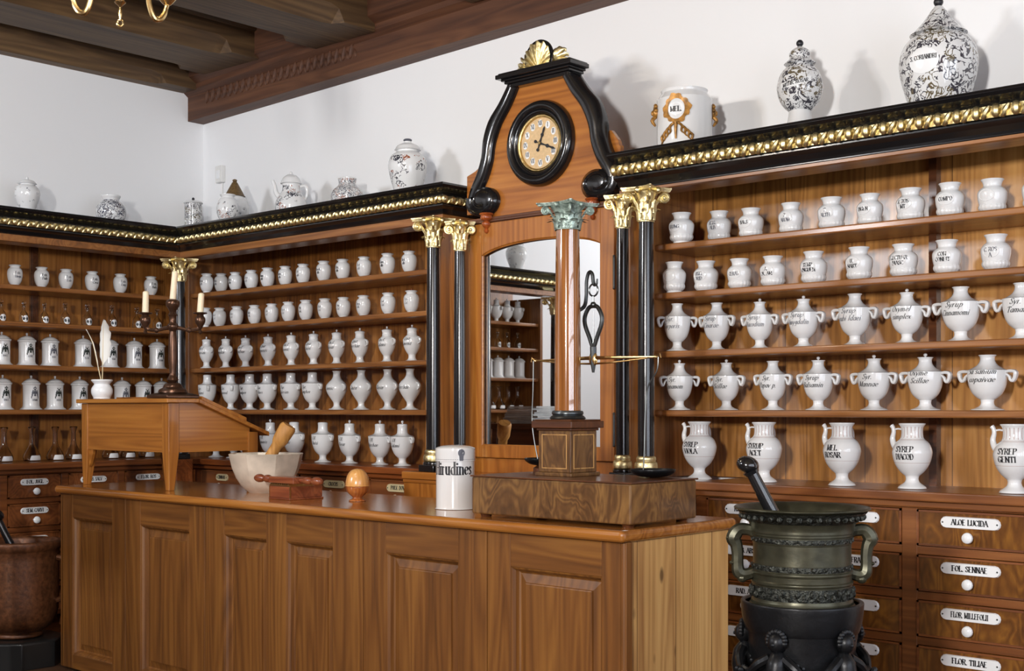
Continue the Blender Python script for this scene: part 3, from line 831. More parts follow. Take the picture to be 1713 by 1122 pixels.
def column(label, x, y, r, ztop, H=.155, zb=ZL+.001, plinth=None, ped=False, cs=1.):
    t = thing('column', label, 'column', (x, y, zb), group=None)
    def B(m, n, mat, **k): return m.build(n, mat, t, off=(0, 0, 0), **k)
    h = ztop-zb-.008
    m = MB()
    if plinth: m.box(-plinth, plinth, -plinth, plinth, 0, .035)
    m.lathe([(0, .03), (r*1.45, .03), (r*1.5, .04), (r*1.45, .05), (0, .05)], 24); B(m, 'plinth', 'black', bevel=.003)
    if ped:
        m = MB(); m.box(-.062, .062, -.062, .062, -zb, 0); m.box(-.07, .07, -.07, .07, -zb, -zb+.12); B(m, 'pedestal', 'carc_dx', bevel=.004)
    m = MB(); m.lathe(sprof([(r*1.2, .05), (r*1.42, .055), (r*1.46, .07), (r*1.38, .085), (r*1.2, .09), (r*1.25, .10), (r*1.2, .11), (r*1.05, .115)], 2), 24); B(m, 'base_ring', 'gold')
    m = MB(); m.lathe([(r*1.03, .11), (r*1.03, h*.35), (r*.99, h*.6), (r*.9, h-H)], 32); B(m, 'shaft', 'black')
    m = MB(); capital(m, r*.9*(.5+.5*cs), H, h-H, r*1.95*cs); B(m, 'capital', 'gold', angle=50)
    return t
column('black column with gilt Corinthian capital ending the urn shelves beside the clock', -4.763, 4.66, .036, 2.42, plinth=.055)
column('slim black column with gilt capital on the urn-shelf side of the mirror', -4.60, 4.692, .031, 2.392, plinth=.045, cs=.8)
column('slim black column with gilt capital on the ewer-shelf side of the mirror', -3.558, 4.70, .031, 2.41, plinth=.045, cs=.88)
column('black column with gilt Corinthian capital ending the ewer shelves beside the clock', -3.395, 4.66, .036, 2.42, plinth=.055)
column('black column with gilt capital standing in the room corner behind the candelabrum', -7.15, 4.69, .038, 2.40, H=.15, plinth=.05, ped=True)
column('black column with gilt capital at the far end of the side shelves', -7.235, 1.0, .038, 2.405, plinth=.05, ped=True)

# ------------------------------------------------------------------ clock cabinet with mirror
XC = -4.126
t = thing('clock_cabinet', 'tall brown cabinet with black scrolled clock top and arched mirror door', 'clock cabinet', (XC, 5., 0))
m = MB()
m.box(-4.70, -3.58, 4.80, YB-.004, 1.09, 2.405); m.box(-4.94, -4.70, 4.89, YB-.004, 1.09, 2.40)
m.box(-4.925, -3.28, 4.60, YB-.004, 0, 1.05)
m.build('carcass', 'clock_z', t, bevel=.003)
m = MB(); m.box(-4.928, -3.275, 4.585, 4.80, 1.05, 1.09); m.box(-4.926, -3.278, 4.592, 4.70, 1.03, 1.05); m.build('ledge', 'clock_x', t, bevel=.006, seg=3)
m = MB()
for s in (-1, 1): m.box(XC+s*.515-.04, XC+s*.515+.04, 4.778, 4.80, 1.09, 2.375)
m.box(XC-.475, XC+.475, 4.782, 4.80, 1.09, 1.165)
m.build('pilaster_boards', 'clock_z', t, bevel=.002)
m = MB(); m.box(XC-.50, XC+.50, 4.764, 4.80, 2.376, 2.388); m.box(XC-.495, XC+.495, 4.769, 4.80, 2.388, 2.402); m.box(XC-.495, XC+.495, 4.773, 4.80, 2.366, 2.376); m.build('string_moulding', 'walnut_d', t, bevel=.002)
d = bpy.data.objects.new('mirror_door', None); COL.objects.link(d); d.parent = t
def arch(x, top=2.262, sp=2.185, w=.388): 
    q = min(1, abs(x)/w); return sp+(top-sp)*math.sqrt(max(0, 1-q*q*.93))
m = MB(); YF0, YF1 = 4.762, 4.798
for s in (-1, 1): m.box(XC+s*.43-.042, XC+s*.43+.042, YF0, YF1, 1.17, 2.37)
m.box(XC-.388, XC+.388, YF0, YF1, 1.17, 1.232)
top = [(XC+.388-.776*i/24, arch(.388-.776*i/24)) for i in range(25)]
m.prism([(XC-.388, 2.37), (XC+.388, 2.37)]+top, 'Y', YF0, YF1)
m.build('door_frame', 'clock_z', d, bevel=.003)
m = MB(); pts = [(XC-.388, YF0+.012, 1.232)]+[(p[0], YF0+.012, p[1]) for p in top[::-1]]+[(XC+.388, YF0+.012, 1.232)]
m.tube(pts, .008, 6, closed=True); m.build('bead_frame', 'clock_x', d)
m = MB(); m.box(XC-.40, XC+.40, 4.786, 4.795, 1.21, 2.30); m.build('mirror_glass', 'mirror', d)
for z in (1.32, 2.06):
    m = MB(); m.tube([(XC+.474, YF0-.004, z-.07), (XC+.474, YF0-.004, z+.07)], .006, 8); m.ball((XC+.474, YF0-.004, z+.075), .007, 8, 6); m.ball((XC+.474, YF0-.004, z-.075), .007, 8, 6); m.build('hinge', 'steel', d)
# pediment
out = [(.215, 3.05), (.272, 2.975), (.345, 2.895), (.383, 2.805), (.396, 2.715), (.43, 2.63), (.472, 2.56), (.49, 2.503)]
inn = [(.145, 3.045), (.20, 2.955), (.268, 2.867), (.31, 2.775), (.326, 2.69), (.358, 2.61), (.395, 2.553), (.42, 2.52)]
osm = [(p.x, p.y) for p in crom([Vector(p) for p in out], 4)]; ism = [(p.x, p.y) for p in crom([Vector(p) for p in inn], 4)]
m = MB(); half = [(XC+x, z) for x, z in ism]
poly = [(XC-.42, 2.402), (XC+.42, 2.402)]+half[::-1]+[(2*XC-x, z) for x, z in half]
m.prism(poly, 'Y', 4.79, 4.83); m.build('pediment_panel', 'clock_x', t)
for s in (-1, 1):
    m = MB(); rows = []
    for (xo, zo), (xi, zi) in zip(osm, ism):
        cx, cz = (xo+xi)/2, (zo+zi)/2
        P = lambda f, y: (XC+s*(cx+(xo-cx)*f), y, cz+(zo-cz)*f)
        rows.append([P(-1, 4.83), P(-1, 4.768), P(-.7, 4.757), P(0, 4.748), P(.7, 4.757), P(1, 4.768), P(1, 4.83)])
    m.grid(rows, cap=True); m.build('scroll_trim', 'black', t, angle=60)
    m = MB(); rows = []       # volute: a drum rolled inward
    cx, cz = .375, 2.492
    for i in range(34):
        q = i/33; a = .25-q*2*PI*1.35; r = .098*(1-.62*q)
        px, pz = cx+r*math.cos(a), cz+r*math.sin(a)*.72
        w = .026*(1-.35*q)
        rows.append([(XC+s*(px+w*ca*math.cos(a)), 4.748+.02*sb, pz+w*ca*math.sin(a)) for ca, sb in ((-1, 4), (-1, .3), (0, -.4), (1, .3), (1, 4))])
    m.grid(rows, cap=True)
    m.ball((XC+s*cx, 4.768, cz), .085, 20, 12, (1.05, .3, .78))
    m.build('volute', 'black', t, angle=60)
    m = MB(); m.lathe(sprof([(0, 0), (.008, .002), (.013, .014), (.008, .024), (.014, .03), (.024, .042), (.022, .056), (.013, .062), (.026, .068), (.032, .078), (.03, .09), (.036, .094), (.036, .102), (0, .102)], 2), 16, (XC+s*.348, 4.757, 2.318)); m.build('drop_finial', 'redwood_z', t)
    xo = .56 if s < 0 else .455
    m = MB(); m.prism([(XC+s*a, z) for a, z in ((.34, 2.44), (xo, 2.44), (xo, 2.645 if s < 0 else 2.672), (.50 if s < 0 else .45, 2.665), (.44, 2.70), (.40, 2.75), (.34, 2.75))], 'Y', 4.832, 4.86); m.build('wing_board', 'clock_x', t, bevel=.003)
m = MB()
for w, y, z0, z1 in ((.20, 4.75, 3.035, 3.055), (.212, 4.742, 3.055, 3.068), (.225, 4.73, 3.068, 3.078), (.245, 4.71, 3.078, 3.10), (.235, 4.72, 3.10, 3.108)): m.box(XC-w, XC+w, y, 4.86, z0, z1)
m.build('crest_cap', 'black', t, bevel=.004)
# gilt shell on the cap
t2 = t
SZc, SYc = 3.153, 4.765
m = MB(); m.lathe([(0, 0), (.088, 0), (.092, .004), (.092, .012), (.088, .016), (0, .016)], 36)
m2 = MB(); 
for f in m.f: pass
m2.add([(XC+x, SYc+.012-z, SZc+y) for x, y, z in m.v], m.f, True); m2.build('shell_back', 'black', t)
m = MB(); rows = []
for i in range(9):
    u = i/8; row = []
    for j in range(97):
        a = -PI*.06+(PI*1.12)*j/96; d = .055
        lob = .5+.5*math.cos((a+PI*.06)/(PI*1.12)*2*PI*11+PI)
        rm = d*math.sin(a)+math.sqrt(.087**2-(d*math.cos(a))**2)
        r = u*rm*(.90+.09*lob)
        row.append((XC+r*math.cos(a), SYc-.004-.016*math.sin(u*PI*.75)*(.25+.75*lob), SZc-d+r*math.sin(a)))
    rows.append(row)
m.grid(rows)
m.ball((XC, SYc-.02, SZc-.062), .016, 10, 8, (1.4, .8, .9))
for s in (-1, 1):
    m.tube([(XC+s*.02, SYc-.02, SZc-.06), (XC+s*.06, SYc-.02, SZc-.068), (XC+s*.085, SYc-.015, SZc-.06), (XC+s*.09, SYc-.015, SZc-.045), (XC+s*.078, SYc-.015, SZc-.042)], [.012, .012, .01, .008, .006], 8, sub=3)
m.build('gilt_shell', 'gold', t, angle=60)
for s in (-1, 1):
    m = MB(); b0 = Vector((XC+s*.075, 4.80, 3.112))
    for k, (an, ln) in enumerate(((1.45, .075), (1.15, .085), (.85, .09), (.5, .085), (.2, .08))):
        e = b0+Vector((s*math.cos(an)*ln, -.01, math.sin(an)*ln))
        m.tube([b0, b0.lerp(e, .5)+Vector((0, -.014, .006)), e+Vector((s*.004, .006, 0)), e+Vector((s*.010, .012, -.012))], [.006, .014, .010, .003], 8, sub=3, flat=(1.1, .7, None))
    m.tube([b0+Vector((-s*.05, -.02, -.002)), b0+Vector((s*.02, -.02, .004)), b0+Vector((s*.08, -.015, .003))], [.007, .01, .005], 8, sub=3)
    m.build('gilt_spray', 'gold', t, angle=60)
# clock
CZ, CYY = 2.735, 4.79
def disc(m, prof, n=48): 
    q = MB(); q.lathe(prof, n); m.add([(XC+x, CYY-z, CZ+y) for x, y, z in q.v], q.f, True)
m = MB(); disc(m, [(r*1.045, z) for r, z in sprof([(.136, .0), (.136, .018), (.142, .03), (.150, .034), (.156, .028), (.156, .028), (.164, .04), (.180, .045), (.196, .036), (.204, .016), (.205, 0)], 3)]); m.build('clock_bezel', 'black', t)
m = MB(); disc(m, sprof([(.126, .012), (.128, .022), (.138, .024), (.143, .016), (.143, .012)], 2)); m.build('gilt_ring', 'golddim', t)
m = MB(); disc(m, [(0, .012), (.13, .012), (.13, .002), (0, .002)]); dl = m.build('clock_dial', 'dial', t)
YD0 = CYY-.0125
RN = ['XII', 'I', 'II', 'III', 'IIII', 'V', 'VI', 'VII', 'VIII', 'IX', 'X', 'XI']
for k in range(12):
    a = PI/2-k*PI/6; cx, cz = XC+.098*math.cos(a), CZ+.098*math.sin(a)
    m = MB(); m.add([(cx+.015*math.cos(2*PI*i/14), YD0-.0012, cz+.019*math.sin(2*PI*i/14)) for i in range(14)]+[(cx+.015*math.cos(2*PI*i/14), YD0, cz+.019*math.sin(2*PI*i/14)) for i in range(14)],
          [tuple(range(14))]+[(i, (i+1) % 14, 14+(i+1) % 14, 14+i) for i in range(14)]); m.build('numeral_cartouche', 'enamel', dl)
for k in range(12):
    m = MB(); a = PI/2-k*PI/6; cx, cz = XC+.098*math.cos(a), CZ+.098*math.sin(a)
    letter_mesh(m, [RN[k]], lambda u, v: (cx+u, YD0-.0018, cz+v), .021, .024, thick=.2, thin=.06); m.build('numeral', 'ink', dl)
def hand(name, ang, L, tail):
    m = MB(); dx, dz = math.sin(ang), math.cos(ang)
    q = lambda u, w: (XC+dx*u+dz*w, YD0-.006, CZ+dz*u-dx*w)
    sh = [(-tail, .003), (-tail*.5, .003), (0, .007), (L*.35, .003), (L*.5, .010), (L*.6, .004), (L*.85, .006), (L, 0)]
    pl = [q(u, w) for u, w in sh]+[q(u, -w) for u, w in sh[::-1][1:]]
    n = len(pl); m.add(pl+[(x, y+.002, z) for x, y, z in pl], [tuple(range(n)), tuple(range(n, 2*n))[::-1]]+[(i, n+i, n+(i+1) % n, (i+1) % n) for i in range(n)])
    c = q(-tail, 0); m.tube([(c[0], YD0-.007, c[2]), (c[0], YD0-.003, c[2])], .008, 12)
    m.build(name, 'ink', t)
hand('hour_hand', math.radians(22), .085, .035); hand('minute_hand', math.radians(112), .108, .03)
m = MB(); m.tube([(XC, YD0-.012, CZ), (XC, YD0-.001, CZ)], .008, 12); m.build('arbor_cap', 'brass', t)

# ------------------------------------------------------------------ shop counter
KX0, KX1, KY0, KY1, KZ = -6.52, -2.635, 3.50, 4.21, 1.0
t = thing('shop_counter', 'long brown panelled wooden shop counter with pale plank end', 'counter', ((KX0+KX1)/2, 3.83, 0))
m = MB(); m.box(KX0, KX1, KY0-.018, KY1, KZ-.042, KZ); m.build('countertop', 'top_x', t, bevel=.017, seg=4)
pan = [(-6.385, -5.985), (-5.715, -5.285), (-4.996, -4.676), (-4.53, -4.212), (-3.877, -3.46), (-3.187, -2.757)]
seams = [(-6.50, -5.857), (-5.853, -5.155), (-5.151, -4.018), (-4.014, -3.31), (-3.306, -2.648)]
PZ0, PZ1 = .09, .83; ZU = KZ-.043
m = MB(); m.box(KX0+.02, KX1-.05, KY0+.055, KY1-.03, .02, ZU); m.build('carcass', 'counter_z', t)
for a, b in seams:
    f = MB(); inside = [p for p in pan if a < p[0] < b]
    xs = [a]+[q for p in inside for q in p]+[b]
    for i in range(0, len(xs), 2): f.box(xs[i], xs[i+1], KY0+.02, KY0+.055, 0.012, ZU)
    fr = f.build('front_stile', 'counter_z', t, bevel=.003)
    for p in inside:
        for za_, zb_ in ((PZ1, ZU), (.012, PZ0)):
            f = MB(); f.box(p[0], p[1], KY0+.0205, KY0+.055, za_, zb_); f.build('front_rail', 'counter_x', t, bevel=.0015)
    for x0, x1 in inside:
        f = MB()
        def ring(i, y): return [(x0+i, y, PZ0+i), (x1-i, y, PZ0+i), (x1-i, y, PZ1-i), (x0+i, y, PZ1-i)]
        y0_ = KY0+.02
        f.grid([ring(0, y0_+.004), ring(.006, y0_+.006), ring(.013, y0_+.016), ring(.017, y0_+.03), ring(.024, y0_+.034), ring(.056, y0_+.026), ring(.058, y0_+.019), ring(.062, y0_+.018)], closed_u=True, smooth=False)
        f.add(ring(.062, y0_+.018), [(0, 1, 2, 3)])
        f.build('raised_panel', 'counter_z', t)
m = MB(); m.tube([(KX1-.03, KY0+.034, .012), (KX1-.03, KY0+.034, ZU)], .017, 12); m.box(KX1-.048, KX1-.022, KY0+.028, KY0+.06, .012, ZU); m.build('corner_post', 'counter_z', t)
m = MB(); m.box(KX1-.05, KX1-.022, KY0+.06, KY1-.03, .012, ZU); m.build('end_boards', 'pale', t, bevel=.003)
m = MB(); m.box(KX0+.005, KX0+.03, KY0+.02, KY1-.03, .012, ZU); m.build('end_boards', 'counter_z', t, bevel=.003)
m = MB(); m.box(KX0+.03, KX1-.06, KY0+.06, KY1-.05, 0, .03); m.build('plinth', 'walnut_d', t)

# ------------------------------------------------------------------ writing desk on the counter
DX0, DX1, DY0, DY1 = -6.49, -5.63, 3.63, 4.185
t = thing('writing_slope', 'orange-brown slant-top writing desk with tapered legs standing on the counter', 'desk', ((DX0+DX1)/2, (DY0+DY1)/2, KZ))
LT = .06
def leg(x, y, zt, sx, sy):
    m = MB(); w = .062; b = .026
    x1, y1 = x+sx*w, y+sy*w; xb, yb = x+sx*b, y+sy*b
    q = lambda a, b2, c, d, z: [(min(a, c), min(b2, d), z), (max(a, c), min(b2, d), z), (max(a, c), max(b2, d), z), (min(a, c), max(b2, d), z)]
    m.grid([q(x+sx*.006, y+sy*.006, xb+sx*.012, yb+sy*.012, KZ), q(x, y, x1, y1, 1.195), q(x, y, x1, y1, zt)], closed_u=True, smooth=False, cap=True)
    m.build('leg', 'desk_z', t, bevel=.003)
zs = lambda y: 1.448 if y < DY0+.17 else 1.448-(y-DY0-.17)*.40
leg(DX0, DY0, 1.448, 1, 1); leg(DX1, DY0, 1.448, -1, 1)
leg(DX0, DY1, zs(DY1)+.0, 1, -1); leg(DX1, DY1, zs(DY1), -1, -1)
m = MB(); m.box(DX0+.05, DX1-.05, DY0+.008, DY0+.026, 1.195, 1.448); m.build('front_apron', 'desk_x', t)
for x in (DX0+.008, DX1-.026):
    m = MB(); m.prism([(DY0+.05, 1.195), (DY1-.05, 1.195), (DY1-.05, zs(DY1-.05)), (DY0+.17, 1.448), (DY0+.05, 1.448)], 'X', x, x+.018); m.build('side_apron', 'desk_y', t)
m = MB(); m.box(DX0+.05, DX1-.05, DY1-.026, DY1-.008, 1.195, zs(DY1)-.004); m.build('back_apron', 'desk_x', t)
ov = .022
m = MB(); m.prism([(DY0-ov, 1.449), (DY0+.17, 1.449), (DY0+.17, 1.471), (DY0-ov, 1.471)], 'X', DX0-ov, DX1+ov); m.build('top_shelf', 'desk_x', t, bevel=.004)
za = 1.449; yb = DY1+.06; zb = 1.449-(yb-DY0-.17)*.40
m = MB(); m.prism([(DY0+.1705, za), (yb, zb), (yb, zb+.022), (DY0+.1705, za+.022)], 'X', DX0-ov, DX1+ov); m.build('slope_lid', 'desk_x', t, bevel=.003)
sl = -.40; ln = .28
m = MB(); ya = DY0+.19; yc = ya+ln; f = lambda y: 1.4495+.022-(y-DY0-.17)*.40
m.prism([(ya, f(ya)), (yc, f(yc)), (yc, f(yc)+.02), (ya, f(ya)+.02)], 'X', DX0+.04, DX1+.015); m.build('writing_flap', 'desk_x', t, bevel=.002)
# shaped bracket beside the front leg
m = MB(); m.prism([(DX0+.06, 1.195), (DX0+.10, 1.195), (DX0+.095, 1.17), (DX0+.078, 1.13), (DX0+.06, 1.10)], 'Y', DY0+.012, DY0+.03); m.build('bracket', 'desk_x', t, bevel=.002)

# inkwell with quills
IX, IY, IZ = -6.335, 3.665, 1.4722
t = thing('inkwell', 'small bulbous white porcelain inkwell on the writing desk', 'inkwell', (IX, IY, IZ))
m = MB(); m.lathe(sprof([(0, 0), (.042, 0), (.046, .008), (.056, .03), (.056, .055), (.044, .075), (.042, .082), (.056, .098), (.056, .104), (.050, .104), (.038, .08), (.030, .05), (0, .05)], 3), 28, (IX, IY, IZ)); m.build('pot', 'enamel', t)
m = MB(); m.lathe([(0, .072), (.037, .074)], 20, (IX, IY, IZ)); m.build('ink', 'ink', t)
def quill(label, b, e, bend, w, vane):
    t = thing('quill_pen', label, 'quill', tuple(b), group=None)
    b, e = Vector(b), Vector(e); pts = crom([b, b.lerp(e, .35)+Vector(bend)*.6, b.lerp(e, .7)+Vector(bend), e], 6)
    m = MB(); m.tube(pts, [.003, .0028, .0022, .001], 6); m.build('shaft', 'quill', t)
    m = MB(); ax = Vector((.742, .67, 0)); rows = []; n = len(pts)
    for i, p in enumerate(pts):
        q = i/(n-1)
        if q < .22: continue
        k = (q-.22)/.78; ww = w*min(1, k*6)*(1-max(0, k-.55)/.45)**.7
        rag = 1+.10*math.sin(i*2.3)
        rows.append([p-ax*ww*.45*rag+Vector((0, .004, ww*.25)), p-ax*ww*.2+Vector((0, .002, .1*ww)), p, p+ax*ww*.35, p+ax*ww*rag+Vector((0, -.004, ww*.3))])
    if vane: m.grid(rows); f = m.build('vane', 'feather', t); sd = f.modifiers.new('thick', 'SOLIDIFY'); sd.thickness = .0012
quill('broad white feather quill standing upright in the inkwell', (IX+.004, IY, IZ+.09), (IX+.07, IY-.03, IZ+.43), (-.035, .02, .02), .045, True)
quill('thin bare-shafted quill leaning out of the inkwell', (IX-.012, IY+.004, IZ+.09), (IX-.13, IY-.02, IZ+.385), (.02, 0, .01), .008, True)

# candelabrum
CX_, CY_ = -5.705, 3.703
CXb = CX_
t = thing('candelabrum', 'dark three-armed candelabrum standing on the writing desk', 'candelabrum', (CX_, CY_, 1.472))
def CB(m, n, mat='cand', **k): return m.build(n, mat, t, off=(0, 0, 0), **k)
m = MB(); m.lathe([(0, 0), (.135, 0), (.135, .016), (.10, .026), (.07, .03), (0, .03)], 4, a0=PI/4); m.lathe(sprof([(.075, .03), (.07, .045), (.05, .055), (.05, .055), (.045, .07), (.03, .08), (0, .08)], 2), 20); CB(m, 'foot', bevel=.004)
m = MB(); m.lathe(sprof([(.014, .08), (.03, .095), (.02, .115), (.016, .13), (.022, .2), (.02, .32), (.016, .345), (.028, .36), (.03, .375), (.018, .39), (.018, .42), (.024, .43), (.016, .445), (.024, .462), (.034, .478), (.036, .498), (.022, .51), (0, .51)], 2), 20); CB(m, 'stem')
ax = Vector((.75, .66, 0)).normalized()
cups = [Vector((0, 0, .50))]
for s in (-1, 1):
    m = MB(); m.tube([(0, 0, .365), ax*s*.04+Vector((0, 0, .362)), ax*s*.08+Vector((0, 0, .352)), ax*s*.125+Vector((0, 0, .356)), ax*s*.142+Vector((0, 0, .375))], [.011, .010, .008, .009, .011], 8, sub=4)
    m.ball(ax*s*.085+Vector((0, 0, .352)), .014, 10, 8)
    m.lathe(sprof([(0, -.045), (.006, -.042), (.010, -.03), (.005, -.02), (.012, -.01), (.016, .0), (.026, .018), (.026, .038), (.018, .05), (.018, .058), (.034, .062), (.034, .068), (.014, .068), (0, .068)], 2), 16, tuple(ax*s*.142+Vector((0, 0, .375))))
    CB(m, 'branch'); cups.append(ax*s*.142+Vector((0, 0, .443)))
def candle(label, c, h, r, tilt):
    p = Vector((CX_, CY_, 1.4715))+c+Vector((0, 0, .001)); t = thing('candle', label, 'candle', tuple(p), group=None)
    e = p+Vector((tilt*.74*h, tilt*.67*h, h))
    m = MB(); m.tube([p+Vector((0, 0, -.0)), p.lerp(e, .5), e-Vector((0, 0, .006)), e], [r, r*.96, r*.92, r*.55], 14); m.build('wax', 'wax', t)
    m = MB(); m.tube([e, e+Vector((.001, 0, .008)), e+Vector((.004, 0, .014))], .0012, 5); m.build('wick', 'ink', t)
candle('cream candle in the middle and tallest socket of the candelabrum', cups[0]+Vector((0, 0, .012)), .145, .0165, .08)
candle('cream candle in the candelabrum arm nearest the inkwell', cups[1]+Vector((0, 0, .0)), .11, .017, .02)
candle('cream candle in the candelabrum arm nearest the clock', cups[2]+Vector((0, 0, .0)), .10, .017, .06)

# ------------------------------------------------------------------ things along the counter
def at(x, y, z=KZ): return (x, y, z)
BX, BY = -5.205, 3.92
t = thing('stone_mortar', 'wide faceted veined stone mortar on the counter beside the desk', 'mortar', at(BX, BY))
def oct_(a, z):
    k = PI/4; q = ((a+k/2) % k)-k/2
    return 1/math.cos(q)*.96
pr = [(0, 0), (.085, 0), (.09, .005), (.108, .018), (.128, .04), (.150, .075), (.170, .125), (.184, .185), (.187, .192), (.182, .195), (.170, .193), (.16, .17), (.13, .10), (.09, .06), (0, .05)]
m = MB(); m.lathe(pr, 64, (BX, BY, KZ), fun=lambda a, z: oct_(a+.75, z)); m.build('bowl', 'stone', t, angle=25)
t = thing('wooden_pestle', 'thick worn wooden pestle leaning in the stone mortar', 'pestle', at(BX+.03, BY, KZ+.06))
a, b = Vector((BX-.02, BY-.03, KZ+.085)), Vector((BX+.10, BY+.065, KZ+.335))
m = MB(); m.tube([a, a.lerp(b, .12), a.lerp(b, .4), a.lerp(b, .6), a.lerp(b, .66), a.lerp(b, .72), a.lerp(b, .95), b], [.022, .03, .028, .028, .036, .04, .043, .036], 16); m.build('pestle_body', 'pestle_w', t)

# pill machine with its roller
PXc, PYc = -4.725, 3.72
t = thing('pill_machine', 'small reddish pill-rolling board with two-handled roller on the counter', 'pill machine', at(PXc, PYc))
m = MB(); m.box(PXc-.079, PXc+.079, PYc-.09, PYc+.11, KZ, KZ+.008); m.box(PXc-.075, PXc+.075, PYc-.085, PYc+.105, KZ+.008, KZ+.062); m.build('box_base', 'redwood', t, bevel=.003)
m = MB(); m.box(PXc-.076, PXc+.076, PYc-.086, PYc+.05, KZ+.062, KZ+.069)
for i in range(9): m.box(PXc-.071+.016*i, PXc-.063+.016*i, PYc-.086, PYc+.05, KZ+.069, KZ+.074)
m.build('grooved_plate', 'brass', t)
m = MB()
for sx in (-1, 1): m.box(PXc+sx*.0755-.0012, PXc+sx*.0755+.0012, PYc-.088, PYc-.08, KZ+.008, KZ+.062)
m.build('corner_strip', 'brass', t)
t2 = thing('pill_roller', 'reddish bar with turned handles lying across the pill machine', 'pill roller', at(PXc, PYc-.03, KZ+.074))
m = MB(); m.box(PXc-.092, PXc+.092, PYc-.08, PYc-.0, KZ+.0745, KZ+.104); m.build('bar', 'redwood', t2, bevel=.003)
for s in (-1, 1):
    m = MB(); q = MB(); q.lathe(sprof([(0, 0), (.009, 0), (.011, .02), (.018, .04), (.017, .06), (.011, .07), (.018, .085), (.02, .105), (.012, .125), (0, .128)], 2), 14)
    m.add([(PXc+s*(.0925+z*1.2), PYc-.04+x, KZ+.09+y) for x, y, z in q.v], q.f, True); m.build('handle', 'redwood', t2)

# egg-shaped wooden box
EX, EY = -4.385, 3.81
t = thing('egg_box', 'turned egg-shaped wooden box on a small foot on the counter', 'box', at(EX, EY))
m = MB(); m.lathe(sprof([(0, 0), (.036, 0), (.038, .006), (.022, .014), (.026, .022), (.045, .04), (.052, .06), (.053, .068), (.053, .068), (0, .068)], 3), 28, at(EX, EY)); m.build('cup', 'egg_d', t)
m = MB(); m.lathe(sprof([(0, .069), (.053, .069), (.054, .072), (.053, .09), (.046, .117), (.032, .137), (.014, .146), (0, .147)], 3), 28, at(EX, EY)); m.build('lid', 'egg', t)

# leech jar
HX, HY, HR, HH = -3.752, 3.80, .082, .268
t = thing('leech_jar', 'white cylindrical lidded porcelain jar lettered Hirudines on the counter', 'jar', at(HX, HY))
m = MB(); m.lathe(sprof([(0, 0), (.080, 0), (.082, .004), (.081, .008), (.081, .008), (.081, .2), (.081, .2), (0, .2)], 2), 48, at(HX, HY)); m.build('body', 'white', t)
m = MB(); m.lathe(sprof([(0, .2005), (.0835, .2005), (.0835, .2005), (.0835, .228), (.0835, .25), (.080, .256), (.06, .263), (.03, .267), (0, .268)], 2), 48, at(HX, HY)); m.build('lid', 'white', t)
fa = math.atan2(-HY, -HX)   # direction of the shop floor in front
def onjar(ang0, r): return lambda u, v: (HX+r*math.cos(ang0+u/r), HY+r*math.sin(ang0+u/r), KZ+v)
m = MB(); letter_mesh(m, ['Hirudines'], onjar(math.radians(-54), .0818), .054, .182, z0=.168, thick=.21, thin=.05, smooth=2); m.build('lettering', 'ink', t)
m = MB()
g = onjar(math.radians(-28), .0842)
m.add([g(.015*math.cos(2*PI*i/20), .236+.016*math.sin(2*PI*i/20)) for i in range(20)], [tuple(range(20))])
m.add([g(-.010, .226), g(.010, .226), g(.008, .2035), g(-.008, .2035)], [(0, 1, 2, 3)])
m.build('painted_emblem', 'ink_g', t)
m = MB()
for k in range(44):
    a = -2.6+k*.11; h = .0045
    m.add([(HX+.0842*math.cos(a), HY+.0842*math.sin(a), KZ+.207), (HX+.0842*math.cos(a+.05), HY+.0842*math.sin(a+.05), KZ+.205+.003), (HX+.0842*math.cos(a+.09), HY+.0842*math.sin(a+.09), KZ+.2075), (HX+.0842*math.cos(a+.05), HY+.0842*math.sin(a+.05), KZ+.2105)], [(0, 1, 2, 3)])
m.build('painted_border', 'ink_g', t)

# ------------------------------------------------------------------ balance scale
WX0, WX1, WY0, WY1, WZ = -3.44, -2.672, 3.575, 3.985, 1.157
t = thing('balance_scale', 'tall apothecary balance with polished brown column on a walnut box', 'scale', ((WX0+WX1)/2, (WY0+WY1)/2, KZ))
m = MB(); m.box(WX0, WX1, WY0, WY1, KZ+.012, WZ-.002); m.build('base_box', 'walnut', t, bevel=.006)
m = MB(); m.box(WX0-.006, WX1+.006, WY0-.006, WY1+.006, WZ-.002, WZ+.004); m.build('base_lid', 'walnut_d', t, bevel=.004)
for x in (WX0+.04, WX1-.04):
    for y in (WY0+.04, WY1-.04):
        m = MB(); m.lathe([(0, 0), (.02, 0), (.024, .012), (0, .012)], 12, (x, y, KZ)); m.build('foot', 'walnut_d', t)
SX, SY = -3.142, 3.80; z0 = WZ+.004
m = MB(); m.box(SX-.09, SX+.09, SY-.09, SY+.09, z0, z0+.014); m.box(SX-.08, SX+.08, SY-.08, SY+.08, z0+.014, 1.335)
m.build('pedestal', 'walnut', t, bevel=.003)
m = MB()
for u0, u1, v0, v1 in ((-.062, .062, 1.19, 1.193), (-.062, .062, 1.318, 1.321), (-.062, -.059, 1.193, 1.318), (.059, .062, 1.193, 1.318)):
    m.box(SX+u0, SX+u1, SY-.0815, SY-.0795, v0, v1); m.box(SX+.0795, SX+.0815, SY+u0, SY+u1, v0, v1)
m.build('inlay_line', 'pale', t)
m = MB(); m.box(SX-.086, SX+.086, SY-.086, SY+.086, 1.335, 1.345); m.box(SX-.10, SX+.10, SY-.10, SY+.10, 1.345, 1.372); m.box(SX-.092, SX+.092, SY-.092, SY+.092, 1.372, 1.378); m.build('pedestal_cap', 'walnut_d', t, bevel=.004)
m = MB(); m.lathe(sprof([(0, 0), (.066, 0), (.068, .008), (.062, .014), (.058, .016), (.062, .022), (.060, .03), (.052, .034), (0, .034)], 2), 32, (SX, SY, 1.378)); m.build('column_base', 'steel', t)
